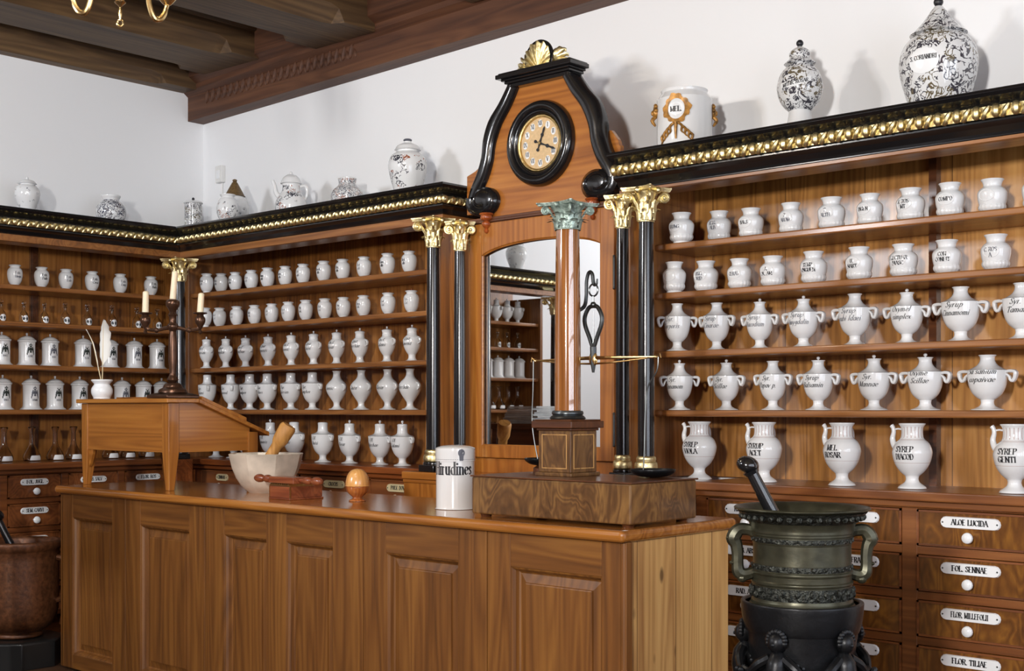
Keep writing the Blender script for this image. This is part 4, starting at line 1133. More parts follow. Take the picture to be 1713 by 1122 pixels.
m = MB(); m.lathe([(.0505, 1.41), (.0505, 1.65), (.049, 1.85), (.045, 2.11)], 40, (SX, SY, 0)); m.build('column_shaft', 'column_w', t)
m = MB(); capital(m, .045, .105, 0, .074); m2 = MB(); m2.add([(SX+x, SY+y, 2.108+z) for x, y, z in m.v], m.f, True); m2.build('capital', 'patina', t, angle=50)
HKX, HKY = -3.095, 3.90
m = MB(); m.tube([(SX+.012, SY+.05, 1.80), (SX+.012, HKY-.012, 1.82), (SX+.012, HKY, 1.86), (SX+.014, HKY, 1.92), (SX+.026, HKY, 1.952), (SX+.042, HKY, 1.945), (HKX+.002, HKY, 1.905), (HKX+.016, HKY, 1.905), (HKX+.02, HKY, 1.925)], [.008, .008, .007, .007, .0075, .0075, .007, .005, .003], 8, sub=4); m.build('hook_arm', 'steel', t)
m = MB(); m.tube([(HKX+.001+.022*math.cos(a*PI/8), HKY, 1.882+.024*math.sin(a*PI/8)) for a in range(16)], .0035, 6, closed=True); m.tube([(HKX, HKY, 1.858), (HKX, HKY, 1.82)], .004, 6); m.build('ring', 'steel', t)
m = MB()
lp = [(0, .0), (.022, -.006), (.042, -.04), (.04, -.075), (.02, -.12), (.008, -.15), (0, -.165)]
for s in (-1, 1): m.tube([(HKX+s*x, HKY, 1.82+z) for x, z in lp], .0085, 8, sub=4)
m.tube([(HKX, HKY, 1.66), (HKX, HKY, 1.60), (HKX, HKY, 1.56)], [.013, .012, .005], 8)
m.ball((HKX, HKY, 1.825), .012, 10, 8); m.build('yoke', 'steel', t)
m = MB(); m.tube([(HKX, HKY, 1.80), (HKX, HKY, 1.63)], [.0015, .004], 6); m.build('pointer', 'steel', t)
BZ = 1.613
m = MB()
for dz, r in ((0, .0055), (-.014, .003)): m.tube([(HKX-.30, HKY, BZ), (HKX-.15, HKY, BZ+.002+dz), (HKX, HKY, BZ+.004+dz*1.6), (HKX+.15, HKY, BZ+.002+dz), (HKX+.30, HKY, BZ)], [r*.6, r, r*1.4, r, r*.6], 8, sub=4)
for s in (-1, 1): m.ball((HKX+s*.30, HKY, BZ), .008, 10, 8); m.tube([(HKX+s*.30, HKY, BZ), (HKX+s*.318, HKY, BZ+.012), (HKX+s*.322, HKY, BZ-.004)], .003, 6)
m.ball((HKX, HKY, BZ), .02, 12, 8, (1, .6, 1.5)); m.build('beam', 'brass', t)
def pan(px, py, pz, wire):
    m = MB(); m.lathe(sprof([(0, 0), (.035, .001), (.062, .006), (.08, .018), (.084, .026), (.086, .026), (.082, .016), (.062, .003), (.03, -.003), (0, -.004)], 3), 32, (px, py, pz)); p = m.build('pan', 'iron', t)
    m = MB(); m.tube(wire, .0026, 6, sub=5); m.build('hanger_wire', 'steel', p)
pan(WX0+.10, HKY, WZ+.034+.002, [(HKX-.31, HKY, BZ), (HKX-.312, HKY, 1.5), (HKX-.316, HKY, 1.35), (WX0+.06, HKY+.0, WZ+.05)])
pan(HKX+.285, HKY, WZ+.0085, [(HKX+.31, HKY, BZ), (HKX+.303, HKY, 1.56), (HKX+.262, HKY, 1.50), (HKX+.25, HKY, 1.4), (HKX+.245, HKY, 1.25), (HKX+.24, HKY, WZ+.022)])
m = MB(); m.lathe([(0, 0), (.05, 0), (.05, .02), (.03, .032), (0, .032)], 20, (WX0+.10, HKY, WZ+.004)); m.build('pan_rest', 'walnut_d', t)

# ------------------------------------------------------------------ jars
ORD = ['first', 'second', 'third', 'fourth', 'fifth', 'sixth', 'seventh', 'eighth', 'ninth', 'tenth', 'eleventh', 'twelfth']
P_URN = [(0, 0), (.235, 0), (.24, .012), (.235, .02), (.235, .02), (.19, .035), (.12, .075), (.095, .13), (.102, .19), (.102, .19), (.15, .225), (.215, .30), (.262, .42), (.284, .55), (.292, .70), (.292, .72), (.292, .72), (.27, .726), (0, .726)]
L_URN = [(0, .727), (.268, .727), (.27, .737), (.27, .737), (.215, .768), (.155, .812), (.118, .87), (.105, .93), (.114, .972), (.13, .99), (.13, 1.0), (.13, 1.0), (.02, 1.0), (0, 1.0)]
P_AURN = [(0, 0), (.2, 0), (.205, .012), (.2, .02), (.2, .02), (.15, .035), (.1, .065), (.085, .13), (.10, .18), (.10, .18), (.15, .22), (.21, .30), (.262, .44), (.28, .58), (.286, .69), (.286, .69), (.27, .70), (0, .70)]
L_AURN = [(0, .701), (.262, .701), (.26, .712), (.26, .712), (.18, .735), (.138, .77), (.126, .83), (.122, .92), (.128, .965), (.128, .965), (.11, .99), (.05, 1.0), (0, 1.0)]
P_SURN = [(0, 0), (.19, 0), (.195, .015), (.19, .025), (.19, .025), (.14, .045), (.105, .09), (.10, .16), (.105, .19), (.105, .19), (.15, .25), (.205, .35), (.238, .46), (.246, .55), (.226, .635), (.175, .695), (.137, .725), (.137, .74), (.137, .74), (0, .74)]
L_SURN = [(0, .741), (.13, .741), (.128, .80), (.138, .855), (.15, .875), (.15, .885), (.15, .885), (.125, .905), (.06, .925), (.02, .935), (0, .936)]
P_VASE = [(0, 0), (.2, 0), (.205, .012), (.2, .02), (.2, .02), (.14, .04), (.088, .09), (.08, .15), (.09, .19), (.09, .19), (.14, .26), (.212, .37), (.26, .47), (.277, .56), (.262, .635), (.205, .71), (.138, .775), (.102, .84), (.092, .91), (.10, .965), (.115, .988), (.115, 1.0), (.115, 1.0), (.08, 1.0), (.07, .93), (0, .9)]
P_ALB = [(0, 0), (.21, 0), (.215, .02), (.21, .03), (.21, .03), (.17, .055), (.168, .10), (.22, .155), (.28, .29), (.312, .48), (.312, .62), (.28, .735), (.215, .80), (.195, .83), (.21, .865), (.25, .895), (.25, .91), (.25, .91), (0, .91)]
L_ALB = [(0, .911), (.238, .911), (.238, .925), (.238, .925), (.19, .94), (.06, .95), (0, .952)]
P_ROUND = [(0, 0), (.25, 0), (.27, .02), (.255, .06), (.255, .06), (.30, .095), (.352, .155), (.365, .22), (.348, .285), (.348, .285), (.358, .30), (.388, .43), (.402, .565), (.388, .655), (.325, .74), (.258, .79), (.246, .84), (.266, .92), (.31, .985), (.31, 1.0), (.31, 1.0), (.27, 1.0), (.22, .94), (.21, .86), (0, .82)]
P_CYL = [(0, 0), (.32, 0), (.328, .018), (.32, .03), (.32, .03), (.28, .055), (.252, .10), (.245, .18), (.245, .6), (.25, .72), (.25, .72), (.272, .735), (.28, .765), (.272, .78), (.272, .78), (0, .78)]
L_CYL = [(0, .781), (.262, .781), (.25, .80), (.20, .85), (.13, .892), (.06, .915), (.03, .92), (.03, .92), (.03, .93), (0, .93)]
P_EWER = [(0, 0), (.2, 0), (.207, .02), (.2, .035), (.2, .035), (.165, .06), (.112, .10), (.095, .15), (.105, .195), (.105, .195), (.185, .265), (.258, .38), (.296, .52), (.292, .60), (.255, .69), (.195, .75), (.168, .79), (.16, .87), (.168, .94), (.198, .985), (.198, 1.0), (.198, 1.0), (.17, 1.0), (.148, .95), (.14, .85), (0, .8)]
P_BOT = [(0, 0), (.165, 0), (.185, .02), (.19, .15), (.188, .32), (.165, .44), (.095, .54), (.062, .60), (.058, .75), (.09, .775), (.09, .80), (.09, .80), (.045, .80), (.045, .62), (.08, .53), (.15, .43), (.17, .3), (.17, .05), (0, .04)]
P_FLK = [(0, 0), (.2, 0), (.24, .04), (.252, .10), (.235, .2), (.17, .32), (.10, .44), (.072, .58), (.07, .85), (.105, .95), (.11, 1.0), (.11, 1.0), (.09, 1.0), (.05, .85), (.055, .56), (.10, .40), (.2, .2), (.22, .1), (.18, .03), (0, .03)]
SP = {}
def surf(prof, front, off=.004):
    p = sprof(prof, 3)
    return lambda u, v: ((lambda r: ((r+off)*math.cos(front+u/max(r, .05)), (r+off)*math.sin(front+u/max(r, .05)), v))(rad_at(p, v)))
FR = {'Y': -PI/2, 'X': 0.}
PROTO = {}
def handle_mesh(kind):
    def f(s):
        m = MB()
        if kind == 'ear':
            m.tube([(s*.262, 0, .69), (s*.34, 0, .706), (s*.41, 0, .695), (s*.428, 0, .66), (s*.415, 0, .58), (s*.385, 0, .525), (s*.35, 0, .55), (s*.335, 0, .60), (s*.30, 0, .64), (s*.27, 0, .655)], [.03, .04, .042, .040, .036, .036, .03, .028, .026, .02], 8, sub=3, flat=(1.6, .85, None))
        elif kind == 'stub':
            m.tube([(s*.262, 0, .66), (s*.31, 0, .675), (s*.355, 0, .66), (s*.362, 0, .61), (s*.345, 0, .55), (s*.318, 0, .56), (s*.305, 0, .60), (s*.272, 0, .62)], [.026, .032, .034, .032, .028, .026, .024, .018], 8, sub=3, flat=(1.5, .8, None))
        else:
            m.tube([(s*.21, 0, .66), (s*.27, 0, .655), (s*.315, 0, .61), (s*.315, 0, .55), (s*.28, 0, .50), (s*.235, 0, .49)], [.018, .024, .024, .022, .018, .014], 8, sub=3, flat=(1.6, .8, None))
        return m
    return f
def make_proto(kind):
    t = bpy.data.objects.new(kind, None)
    COL.objects.link(t)
    def B(m, n, mat, **k): return m.build(n, mat, t, off=(0, 0, 0), **k)
    mat = 'white'
    if kind in ('urn', 'knob_urn', 'corner_urn', 'corner_knob_urn'):
        a = kind.startswith('corner')
        m = MB(); m.lathe(sprof(P_AURN if a else P_URN, 3), 32); B(m, 'body', mat)
        m = MB(); m.lathe(sprof(L_AURN if a else L_URN, 3), 28); 
        if 'knob' in kind: m.lathe([(.02, .995), (.014, 1.015)], 10); m.ball((0, 0, 1.045), .034, 12, 8)
        B(m, 'lid', mat)
        for s in (-1, 1): B(handle_mesh('stub' if a else 'ear')(s), 'handle', mat)
    elif kind == 'slender_urn':
        m = MB(); m.lathe(sprof(P_SURN, 3), 28); B(m, 'body', mat)
        m = MB(); m.lathe(sprof(L_SURN, 3), 24); m.lathe([(.018, .93), (.013, .95)], 10); m.ball((0, 0, .972), .028, 10, 8); B(m, 'lid', mat)
        for s in (-1, 1): B(handle_mesh('loop')(s), 'handle', mat)
    elif kind == 'bottle_urn':
        m = MB(); m.lathe(sprof(P_VASE, 3), 28); B(m, 'body', mat)
        for s in (-1, 1): B(handle_mesh('loop')(s), 'handle', mat)
    elif kind == 'pharmacy_jar':
        m = MB(); m.lathe(sprof(P_ALB, 3), 28); B(m, 'body', mat)
        m = MB(); m.lathe(sprof(L_ALB, 3), 24); B(m, 'lid', mat)
    elif kind == 'finial_jar':
        m = MB(); m.lathe(sprof(P_ALB, 3), 28); B(m, 'body', mat)
        m = MB(); m.lathe(sprof(L_ALB, 3), 24); l = B(m, 'lid', mat)
        m = MB(); m.lathe(sprof([(.02, .95), (.012, .965), (.026, .985), (.02, 1.01), (0, 1.02)], 2), 12); B(m, 'knob', 'redwood_z')
    elif kind == 'round_jar':
        m = MB(); p = sprof(P_ROUND, 3)
        m.lathe(p, 72, fun=lambda a, z: 1+(.035*abs(math.sin(a*9)) if .07 < z < .285 else 0)); B(m, 'body', mat)
        m = MB(); f = surf(P_ROUND, -PI/2, .002); m.tube([f(.23*math.cos(2*PI*i/28), .53+.165*math.sin(2*PI*i/28)) for i in range(28)], .012, 6, closed=True); B(m, 'cartouche', mat)
    elif kind == 'emblem_jar':
        m = MB(); m.lathe(sprof(P_CYL, 3), 32); B(m, 'body', mat)
        m = MB(); m.lathe(sprof(L_CYL, 3), 28); m.lathe([(.022, .93), (.018, .945)], 10); m.ball((0, 0, .972), .036, 12, 8); B(m, 'lid', mat)
    elif kind == 'ewer':
        m = MB(); m.lathe(sprof(P_EWER, 3), 36); B(m, 'body', 'ewer')
        m = MB(); m.tube([(-.22, 0, .57), (-.285, 0, .66), (-.315, 0, .76), (-.295, 0, .86), (-.305, 0, .93), (-.33, 0, .965)], [.05, .05, .042, .034, .032, .036], 12, sub=4); m.tube([(-.15, 0, .90), (-.22, 0, .915), (-.29, 0, .90)], .014, 8, sub=3); B(m, 'spout', 'white')
        m = MB(); m.tube([(.0, .16, .94), (.0, .26, .93), (.0, .33, .83), (.0, .33, .70), (.0, .27, .62)], [.02, .024, .026, .024, .02], 10, sub=4); B(m, 'handle', 'white')
    elif kind == 'bottle':
        m = MB(); m.lathe(sprof(P_BOT, 2), 20); B(m, 'body', 'glass')
        m = MB(); m.lathe(sprof([(0, .74), (.042, .76), (.044, .815), (.03, .83), (.08, .87), (.09, .92), (.07, .975), (0, 1.0)], 2), 14); B(m, 'stopper', 'glass')
        m = MB(); f = surf([(.192, 0), (.192, .6)], 0, .003); n = 14
        m.add([f(0, .21)]+[f(.15*math.cos(2*PI*i/n), .21+.155*math.sin(2*PI*i/n)) for i in range(n)], [(0, i+1, (i+1) % n+1) for i in range(n)]); B(m, 'paper_label', 'enamel')
    elif kind == 'flask':
        m = MB(); m.lathe(sprof(P_FLK, 2), 22); B(m, 'body', 'glass_d')
        m = MB(); f = surf([(.24, 0), (.254, .10), (.24, .2), (.2, .27)], 0, .003)
        vs = []; 
        for j in range(5):
            for i in range(9): vs.append(f((-.17+.34*i/8)*(1-.25*(j/4)**2), .035+.035*j))
        m.add(vs, [(j*9+i, j*9+i+1, j*9+i+10, j*9+i+9) for j in range(4) for i in range(8)], True); B(m, 'paper_label', 'enamel')
    return t
SURF = {'urn': P_URN, 'knob_urn': P_URN, 'corner_urn': P_AURN, 'corner_knob_urn': P_AURN, 'slender_urn': P_SURN, 'bottle_urn': P_VASE, 'pharmacy_jar': P_ALB, 'finial_jar': P_ALB, 'round_jar': P_ROUND, 'emblem_jar': P_CYL, 'ewer': P_EWER}
NAME = {'urn': 'urn_jar', 'knob_urn': 'urn_jar', 'corner_urn': 'urn_jar', 'corner_knob_urn': 'urn_jar', 'slender_urn': 'urn_jar', 'bottle_urn': 'bottle_jar', 'pharmacy_jar': 'pharmacy_jar', 'finial_jar': 'pharmacy_jar', 'round_jar': 'pharmacy_jar', 'emblem_jar': 'emblem_jar', 'ewer': 'ewer', 'bottle': 'stoppered_bottle', 'flask': 'glass_flask'}
CATS = {'urn_jar': 'urn', 'bottle_jar': 'jar', 'pharmacy_jar': 'jar', 'emblem_jar': 'jar', 'ewer': 'ewer', 'stoppered_bottle': 'bottle', 'glass_flask': 'flask'}
def put(kind, loc, h, w, label, group, rz=0., txt=None, style='script', th=.10, tz=.5, tw=.42, mat='ink', tshift=0., side='Y'):
    if kind not in PROTO:
        t = PROTO[kind] = make_proto(kind); t.name = NAME[kind]
    else: t = copy_tree(PROTO[kind])
    if t is PROTO[kind] and t.get('label'): pass
    t.name = NAME[kind]
    t.location = (loc[0], loc[1], loc[2]+.0008); t.scale = (h*w, h*w, h); t.rotation_euler = (0, 0, rz)
    t['label'] = label; t['category'] = CATS[NAME[kind]]; t['group'] = group
    for c in list(t.children):       # inscriptions belong to one jar each
        if c.name.startswith(('inscription', 'painted_')): bpy.data.objects.remove(c)
    if txt:
        m = MB(); f0 = surf(SURF[kind], FR[side]-rz*(1 if 'urn' in kind else 0), .006); f = lambda u, v: f0(u+tshift, v)
        if style == 'script': letter_mesh(m, txt, f, th, tw, z0=tz, lead=1.45, serif=False, slant=.42, thick=.13, thin=.05)
        else: letter_mesh(m, txt, f, th, tw, z0=tz, lead=1.35, thick=.22, thin=.06)
        m.build('inscription', mat, t, off=(0, 0, 0))
    return t
def emblem(t, rng, style):
    """dark painted crest with supporters above a small scroll, on the front (+X) of an emblem jar"""
    f = surf(P_CYL, 0., .006); m = MB()
    def disc(u, v, a, b, n=10): m.add([f(u+a*math.cos(2*PI*i/n), v+b*math.sin(2*PI*i/n)) for i in range(n)], [tuple(range(n))])
    disc(0, .50, .05, .055); disc(0, .585, .03, .03); disc(0, .42, .035, .03)
    for s in (-1, 1):
        disc(s*.07, .49, .03, .05); disc(s*.085, .43, .022, .05); disc(s*.105, .36, .016, .04); disc(s*.04, .625, .014, .02); disc(s*.06, .55, .02, .025)
    if style: disc(0, .64, .04, .014); disc(0, .67, .012, .02)
    m.build('painted_crest', 'ink_g' if style == 2 else 'deep_green', t, off=(0, 0, 0))
    m = MB()
    letter_mesh(m, [rng], f, .055, .30, z0=.28, thick=.2, thin=.08)
    m.build('painted_scroll', 'ink_g', t, off=(0, 0, 0))
M['deep_green'] = plain('dark_green_paint', srgb(40, 48, 44), .4)

YJ = 5.08
shelfB = ['top', 'second', 'third', 'fourth']
def nth(i): return ORD[i]
rj = random.Random(3)
# --- shelves behind the bronze mortar (counted from the clock)
X1 = [-3.43, -3.28, -3.108, -2.901, -2.701, -2.52, -2.337, -2.167, -1.992, -1.815]
T1 = [['AXUNG'], ['UNG.', 'ALB'], ['BALS'], ['P.', 'AROM'], ['T.', 'ALTH'], ['DIGEN'], ['R. ROS', 'MT'], ['COMPO'], None, ['EL']]
K1 = 'small round white jar'
for i, x in enumerate(X1):
    put('round_jar', (x, YJ if i else 4.99, SZ[0]), .144*(1+.02*math.sin(i*2.1)), 1+.03*math.cos(i*3), K1+', %s from the clock on top shelf behind bronze mortar' % nth(i), 'round jars behind the mortar', txt=T1[i], style='caps', th=.11, tz=.52, tw=.5, mat='ink' if i in (2, 5, 6, 7) else 'ink_g', rz=rj.uniform(-.15, .1))
X2 = [-3.471, -3.353, -3.169, -2.993, -2.788, -2.57, -2.369, -2.18, -1.978]
T2 = [None, ['UNG.', 'IRID'], ['CERAT'], ['A.', 'OL. AM'], ['TEMP', 'UNGUEN'], ['U.', 'MART'], ['ELECTUAR', 'DIASC'], ['CON', 'CONFIT'], ['C. ROS', 'A']]
for i, x in enumerate(X2):
    put('round_jar', (x, YJ if i else 4.99, SZ[1]), .146*(1+.02*math.sin(i*1.7)), .94 if i == 0 else 1+.03*math.cos(i*2), K1+', %s from the clock on second shelf behind bronze mortar' % nth(i), 'round jars behind the mortar', txt=T2[i], style='caps', th=.11, tz=.5, tw=.56, mat='ink' if i in (3, 4, 5, 6, 7) else 'ink_g', rz=rj.uniform(-.15, .1))
X3 = [-3.458, -3.293, -3.061, -2.838, -2.59, -2.353, -2.122, -1.875]
T3 = [['Syr.', 'Corporis'], ['Syrup', 'Cinarae'], ['Syrup', 'Diacodium'], ['Syrup', 'Amygdalin'], ['Syrup', 'rubi Idaei'], ['Oxymel', 'simplex'], ['Syrup', 'Cinnamomi'], ['Syr.', 'Tamar']]
W3 = [.96, .97, 1., 1.08, 1.06, 1.08, 1.16, 1.12]
KN = {2, 3, 5}
for i, x in enumerate(X3):
    kn = i in KN
    put('knob_urn' if kn else 'urn', (x, YJ if i else 4.995, SZ[2]), .222*(.97 if kn else 1.01), W3[i], 'white two-handled urn %s a ball knob, %s from the clock on third shelf behind mortar' % ('with' if kn else 'without', nth(i)), 'urns behind the mortar', txt=T3[i], th=.10, tz=.585, tw=.46, mat='ink_g' if i < 5 else 'ink', rz=.85 if i == 0 else 0)
X4 = [-3.445, -3.24, -2.993, -2.765, -2.501, -2.272, -2.012]
T4 = [['Syr.', 'Cinnamom'], ['Syr.', 'Scillae'], ['Syr.', 'Papav p.'], ['Syrup', 'Balsamin'], ['Syr.', 'Mannae'], ['Oxymel', 'Scillae'], ['Balsamum', 'copaivae']]
W4 = [.98, 1., .97, 1.05, 1.08, 1.12, 1.2]
KN = {0, 1, 3, 4, 5}
for i, x in enumerate(X4):
    kn = i in KN
    put('knob_urn' if kn else 'urn', (x, YJ if i else 4.995, SZ[3]), .222*(.99 if kn else 1.0), W4[i], 'white two-handled urn %s a ball knob, %s from the clock on fourth shelf behind mortar' % ('with' if kn else 'without', nth(i)), 'urns behind the mortar', txt=T4[i], th=.10, tz=.57 if i < 5 else .62, tw=.46, rz=.85 if i == 0 else 0)
X5 = [-3.326, -2.982, -2.601, -2.286, -1.868]
T5 = [['SYREP', 'VIOLA'], ['SYRUP', 'ACET'], ['MEL', 'ROSAR'], ['SYREP', 'DIACOD'], ['SYREP', 'GENTI']]
for i, x in enumerate(X5):
    put('ewer', (x, 4.985, ZL), .268, 1., 'white spouted ewer lettered in black, %s from the clock on ledge behind bronze mortar' % nth(i), 'spouted ewers on the ledge', txt=T5[i], style='caps', th=.085, tz=.545, tw=.29, tshift=-.01, rz=rj.uniform(-.06, .06))
# --- shelves between room corner and clock (counted from the clock)
AL = ' shelf between corner and clock'
A1 = [-7.414, -7.245, -7.084, -6.906, -6.733, -6.548, -6.366, -6.164, -5.983, -5.787, -5.578, -5.392]
F1 = {2, 3, 4, 6, 9, 10, 11}
SM = ['Ungu', 'Pulv', 'Extr', 'Cera', 'Emp', 'Bals', 'Pil', 'Troch', 'Elix', 'Rob', 'Cons', 'Mel']
for i, x in enumerate(A1):
    k = i in F1
    put('finial_jar' if k else 'pharmacy_jar', (max(x, -7.312), YJ-(.07 if i == 0 else 0), SZ[0]), .146*(1+.015*math.sin(i*2)), 1., 'white waisted jar%s, %s from the clock on top' % (' with finial' if k else '', nth(11-i))+AL, 'waisted jars between corner and clock', txt=[SM[i]+'.', 'alb'], style='caps' if i % 3 else 'script', th=.10, tz=.5, tw=.4, mat='ink_g' if i % 2 else 'ink')
A2 = [-7.40, -7.263, -7.068, -6.874, -6.688, -6.516, -6.34, -6.153, -5.977, -5.792, -5.573, -5.373]
F2 = {1, 4, 5, 9, 10, 11}
for i, x in enumerate(A2):
    k = i in F2
    put('finial_jar' if k else 'pharmacy_jar', (max(x, -7.315), YJ-(.08 if i == 0 else 0), SZ[1]), .144*(1+.015*math.sin(i*1.3)), 1., 'white waisted jar%s, %s from the clock on second' % (' with finial' if k else '', nth(11-i))+AL, 'waisted jars between corner and clock', txt=[SM[-i], 'Col.'], style='script' if i % 3 else 'caps', th=.10, tz=.5, tw=.4, mat='ink_g' if i % 2 else 'ink')
A3 = [-7.30, -7.135, -6.95, -6.726, -6.486, -6.262, -6.04, -5.824, -5.583, -5.368]
A3[0:3] = [-7.30, -7.15, -6.97]
TA = ['Valerian', 'Camphor', 'Menthae', 'Saponis', 'Foenic', 'Anisi', 'Rosar', 'Myrrhae', 'Calami', 'Lavend', 'Juniper', 'Aloes']
for i, x in enumerate(A3):
    put('slender_urn', (x, YJ-(.08 if i == 0 else .03 if i == 1 else 0), SZ[2]), .214, .95 if i < 2 else 1., 'slender white urn, %s from the clock on third' % nth(9-i)+AL, 'slender urns between corner and clock', txt=['Aqua' if i % 2 else 'Tinct.', TA[i]], th=.095, tz=.55, tw=.38, mat='ink')
A4 = [-7.29, -7.095, -6.925, -6.735, -6.49, -6.274, -6.04, -5.812, -5.578, -5.385]
for i, x in enumerate(A4):
    if i < 6: put('corner_urn', (x, YJ-(.08 if i == 0 else .03 if i == 1 else 0), SZ[3]), .236, .92 if i < 2 else 1., 'white urn with stubby lid, %s from the clock on fourth' % nth(9-i)+AL, 'urns between corner and clock', txt=['Syr.', TA[i-4]], th=.085, tz=.53, tw=.36, rz=-.55 if i < 2 else 0)
    else: put('bottle_urn', (x, YJ, SZ[3]), .238, 1., 'white long-necked jar, %s from the clock on fourth' % nth(9-i)+AL, 'long-necked jars near the clock', txt=[TA[i-2]], th=.095, tz=.545, tw=.42)
A5 = [-7.275, -7.072, -6.89, -6.624, -6.38, -6.099, -5.849, -5.578, -5.385]
KN = {0, 2, 3, 6, 7, 8}
for i, x in enumerate(A5):
    kn = i in KN
    put('corner_knob_urn' if kn else 'corner_urn', (x, 5.02 if i > 1 else 5.06, ZL), .246*(.98 if kn else 1), 1., 'white handled urn%s, %s from the clock on ledge between corner and clock' % (' with ball knob' if kn else '', nth(8-i)), 'urns on the ledge between corner and clock', txt=['Ol.', TA[i]], th=.085, tz=.54, tw=.36)
# --- side wall shelves (counted from the corner column)
XJ = -7.585
CLB = ' on the side wall'
S1 = [3.794, 3.97, 4.135, 4.318, 4.522, 4.753]
for i, y in enumerate(S1):
    put('pharmacy_jar' if i != 3 else 'finial_jar', (XJ, y, SZC[0]), .147, 1.0, 'white waisted jar%s, %s from the corner on top shelf' % (' with finial' if i == 3 else '', nth(5-i))+CLB, 'waisted jars on the side wall', txt=['Extr.', SM[i]], style='caps', th=.11, tz=.5, tw=.4, side='X', mat='ink' if i % 2 else 'ink_g')
S2 = [3.707, 3.852, 3.988, 4.13, 4.284, 4.462, 4.645, 4.80]
for i, y in enumerate(S2):
    put('bottle', (XJ, y, SZC[1]), .152 if i > 2 else .14, 1., 'small stoppered glass bottle, %s from the corner on second shelf' % nth(7-i)+CLB, 'stoppered bottles on the side wall')
EMN = ['BACC', 'CORT', 'RAD', 'FLOR', 'SEM', 'HERB', 'GUMM']
S3 = [3.709, 3.872, 4.027, 4.254, 4.444, 4.626, 4.800]
for i, y in enumerate(S3):
    e = put('emblem_jar', (XJ, y, SZC[2]), .204, 1., 'white crested cylindrical jar, %s from the corner on third shelf' % nth(6-i)+CLB, 'crested jars on the side wall'); emblem(e, EMN[i], i % 3)
S4 = [3.715, 3.900, 4.06, 4.23, 4.535, 4.695, 4.835]
for i, y in enumerate(S4):
    e = put('emblem_jar', (XJ, y, SZ[3]), .213, .96, 'white crested cylindrical jar, %s from the corner on fourth shelf' % nth(6-i)+CLB, 'crested jars on the side wall'); emblem(e, EMN[-i], (i+1) % 3)
S5 = [3.705, 3.885, 4.04, 4.165, 4.426, 4.549, 4.693]
for i, y in enumerate(S5):
    put('flask', (XJ+.04, y, ZL), .212, 1.02, 'long-necked glass flask, %s from the corner on ledge' % nth(6-i)+CLB, 'glass flasks on the side wall')
# --- far end of the side wall shelves, seen in the mirror (counted from the far column)
def mir(kind, ys, z, h, what, where, group, em=False):
    for i, y in enumerate(ys):
        e = put(kind, (XJ, y, z), h, 1., '%s reflected in the mirror, %s from far column on %s' % (what, nth(i), where), group)
        if em: emblem(e, EMN[i % 7], i % 3)
mir('corner_knob_urn', [1.10, 1.24, 1.38, 1.52, 1.68], SZC[0], .20, 'white knobbed urn', 'top shelf', 'urns seen in the mirror')
mir('bottle', [1.10, 1.24, 1.36, 1.50, 1.66], SZC[1], .15, 'small stoppered bottle', 'second shelf', 'bottles seen in the mirror')
mir('emblem_jar', [1.08, 1.22, 1.36, 1.50, 1.64], SZC[2], .20, 'white cylindrical jar', 'third shelf', 'jars seen in the mirror')
mir('flask', [1.10, 1.22, 1.34, 1.46, 1.62], SZ[3], .20, 'long-necked flask', 'fourth shelf', 'flasks seen in the mirror')
mir('flask', [1.10, 1.26, 1.42, 1.60], ZL, .21, 'long-necked flask', 'cabinet ledge', 'flasks seen in the mirror')

# ------------------------------------------------------------------ jars standing on the cornices
ZK = 2.6055; YK = 5.03
def topjar(name, label, x, y, h, cat='jar', rz=0.):
    t = thing(name, label, cat, (x, y, ZK)); t.scale = (h, h, h); t.rotation_euler = (0, 0, rz)
    def B(m, n, mat, **k): return m.build(n, mat, t, off=(0, 0, 0), **k)
    return t, B
t, B = topjar('lidded_vase', 'small painted lidded vase on the side-wall cornice farthest from the corner', -7.5, 3.831, .245)
m = MB(); m.lathe(sprof([(0, 0), (.17, 0), (.16, .04), (.2, .2), (.29, .45), (.31, .6), (.27, .73), (.18, .80), (.18, .82), (.18, .82), (0, .82)], 3), 32); B(m, 'body', 'deco_light')
m = MB(); m.lathe(sprof([(0, .821), (.215, .821), (.21, .85), (.16, .90), (.06, .935), (.03, .94)], 3), 28); m.ball((0, 0, .965), .035, 10, 8); B(m, 'lid', 'white')
t, B = topjar('lidded_vase', 'plain lidded vase on the far side-wall cornice, reflected in the mirror', -7.5, 1.21, .31)
m = MB(); m.lathe(sprof([(0, 0), (.17, 0), (.16, .04), (.2, .2), (.29, .45), (.31, .6), (.27, .73), (.18, .80), (.18, .82), (.18, .82), (0, .82)], 3), 32); B(m, 'body', 'deco_light')
m = MB(); m.lathe(sprof([(0, .821), (.215, .821), (.21, .85), (.16, .90), (.06, .935), (.03, .94)], 3), 28); m.ball((0, 0, .965), .035, 10, 8); B(m, 'lid', 'white')
t, B = topjar('round_vase', 'squat round vase with blue-black painting on the side-wall cornice', -7.5, 4.404, .20)
m = MB(); m.lathe(sprof([(0, 0), (.28, 0), (.30, .03), (.42, .22), (.48, .42), (.45, .62), (.33, .77), (.26, .82), (.255, .87), (.30, .96), (.305, 1.0), (.305, 1.0), (.27, 1.0), (.22, .87), (0, .8)], 3), 36); B(m, 'body', 'deco_blue')
t, B = topjar('cylinder_jar', 'slim cylindrical painted jar with knobbed lid in the room corner on the cornice', -7.5, YK, .265)
m = MB(); m.lathe(sprof([(0, 0), (.225, 0), (.23, .03), (.225, .5), (.225, .84), (.225, .84), (0, .84)], 2), 32); B(m, 'body', 'deco_black')
m = MB(); m.lathe(sprof([(0, .841), (.235, .841), (.235, .87), (.235, .87), (.2, .90), (.08, .925), (.02, .93)], 2), 28); l = B(m, 'lid', 'white')
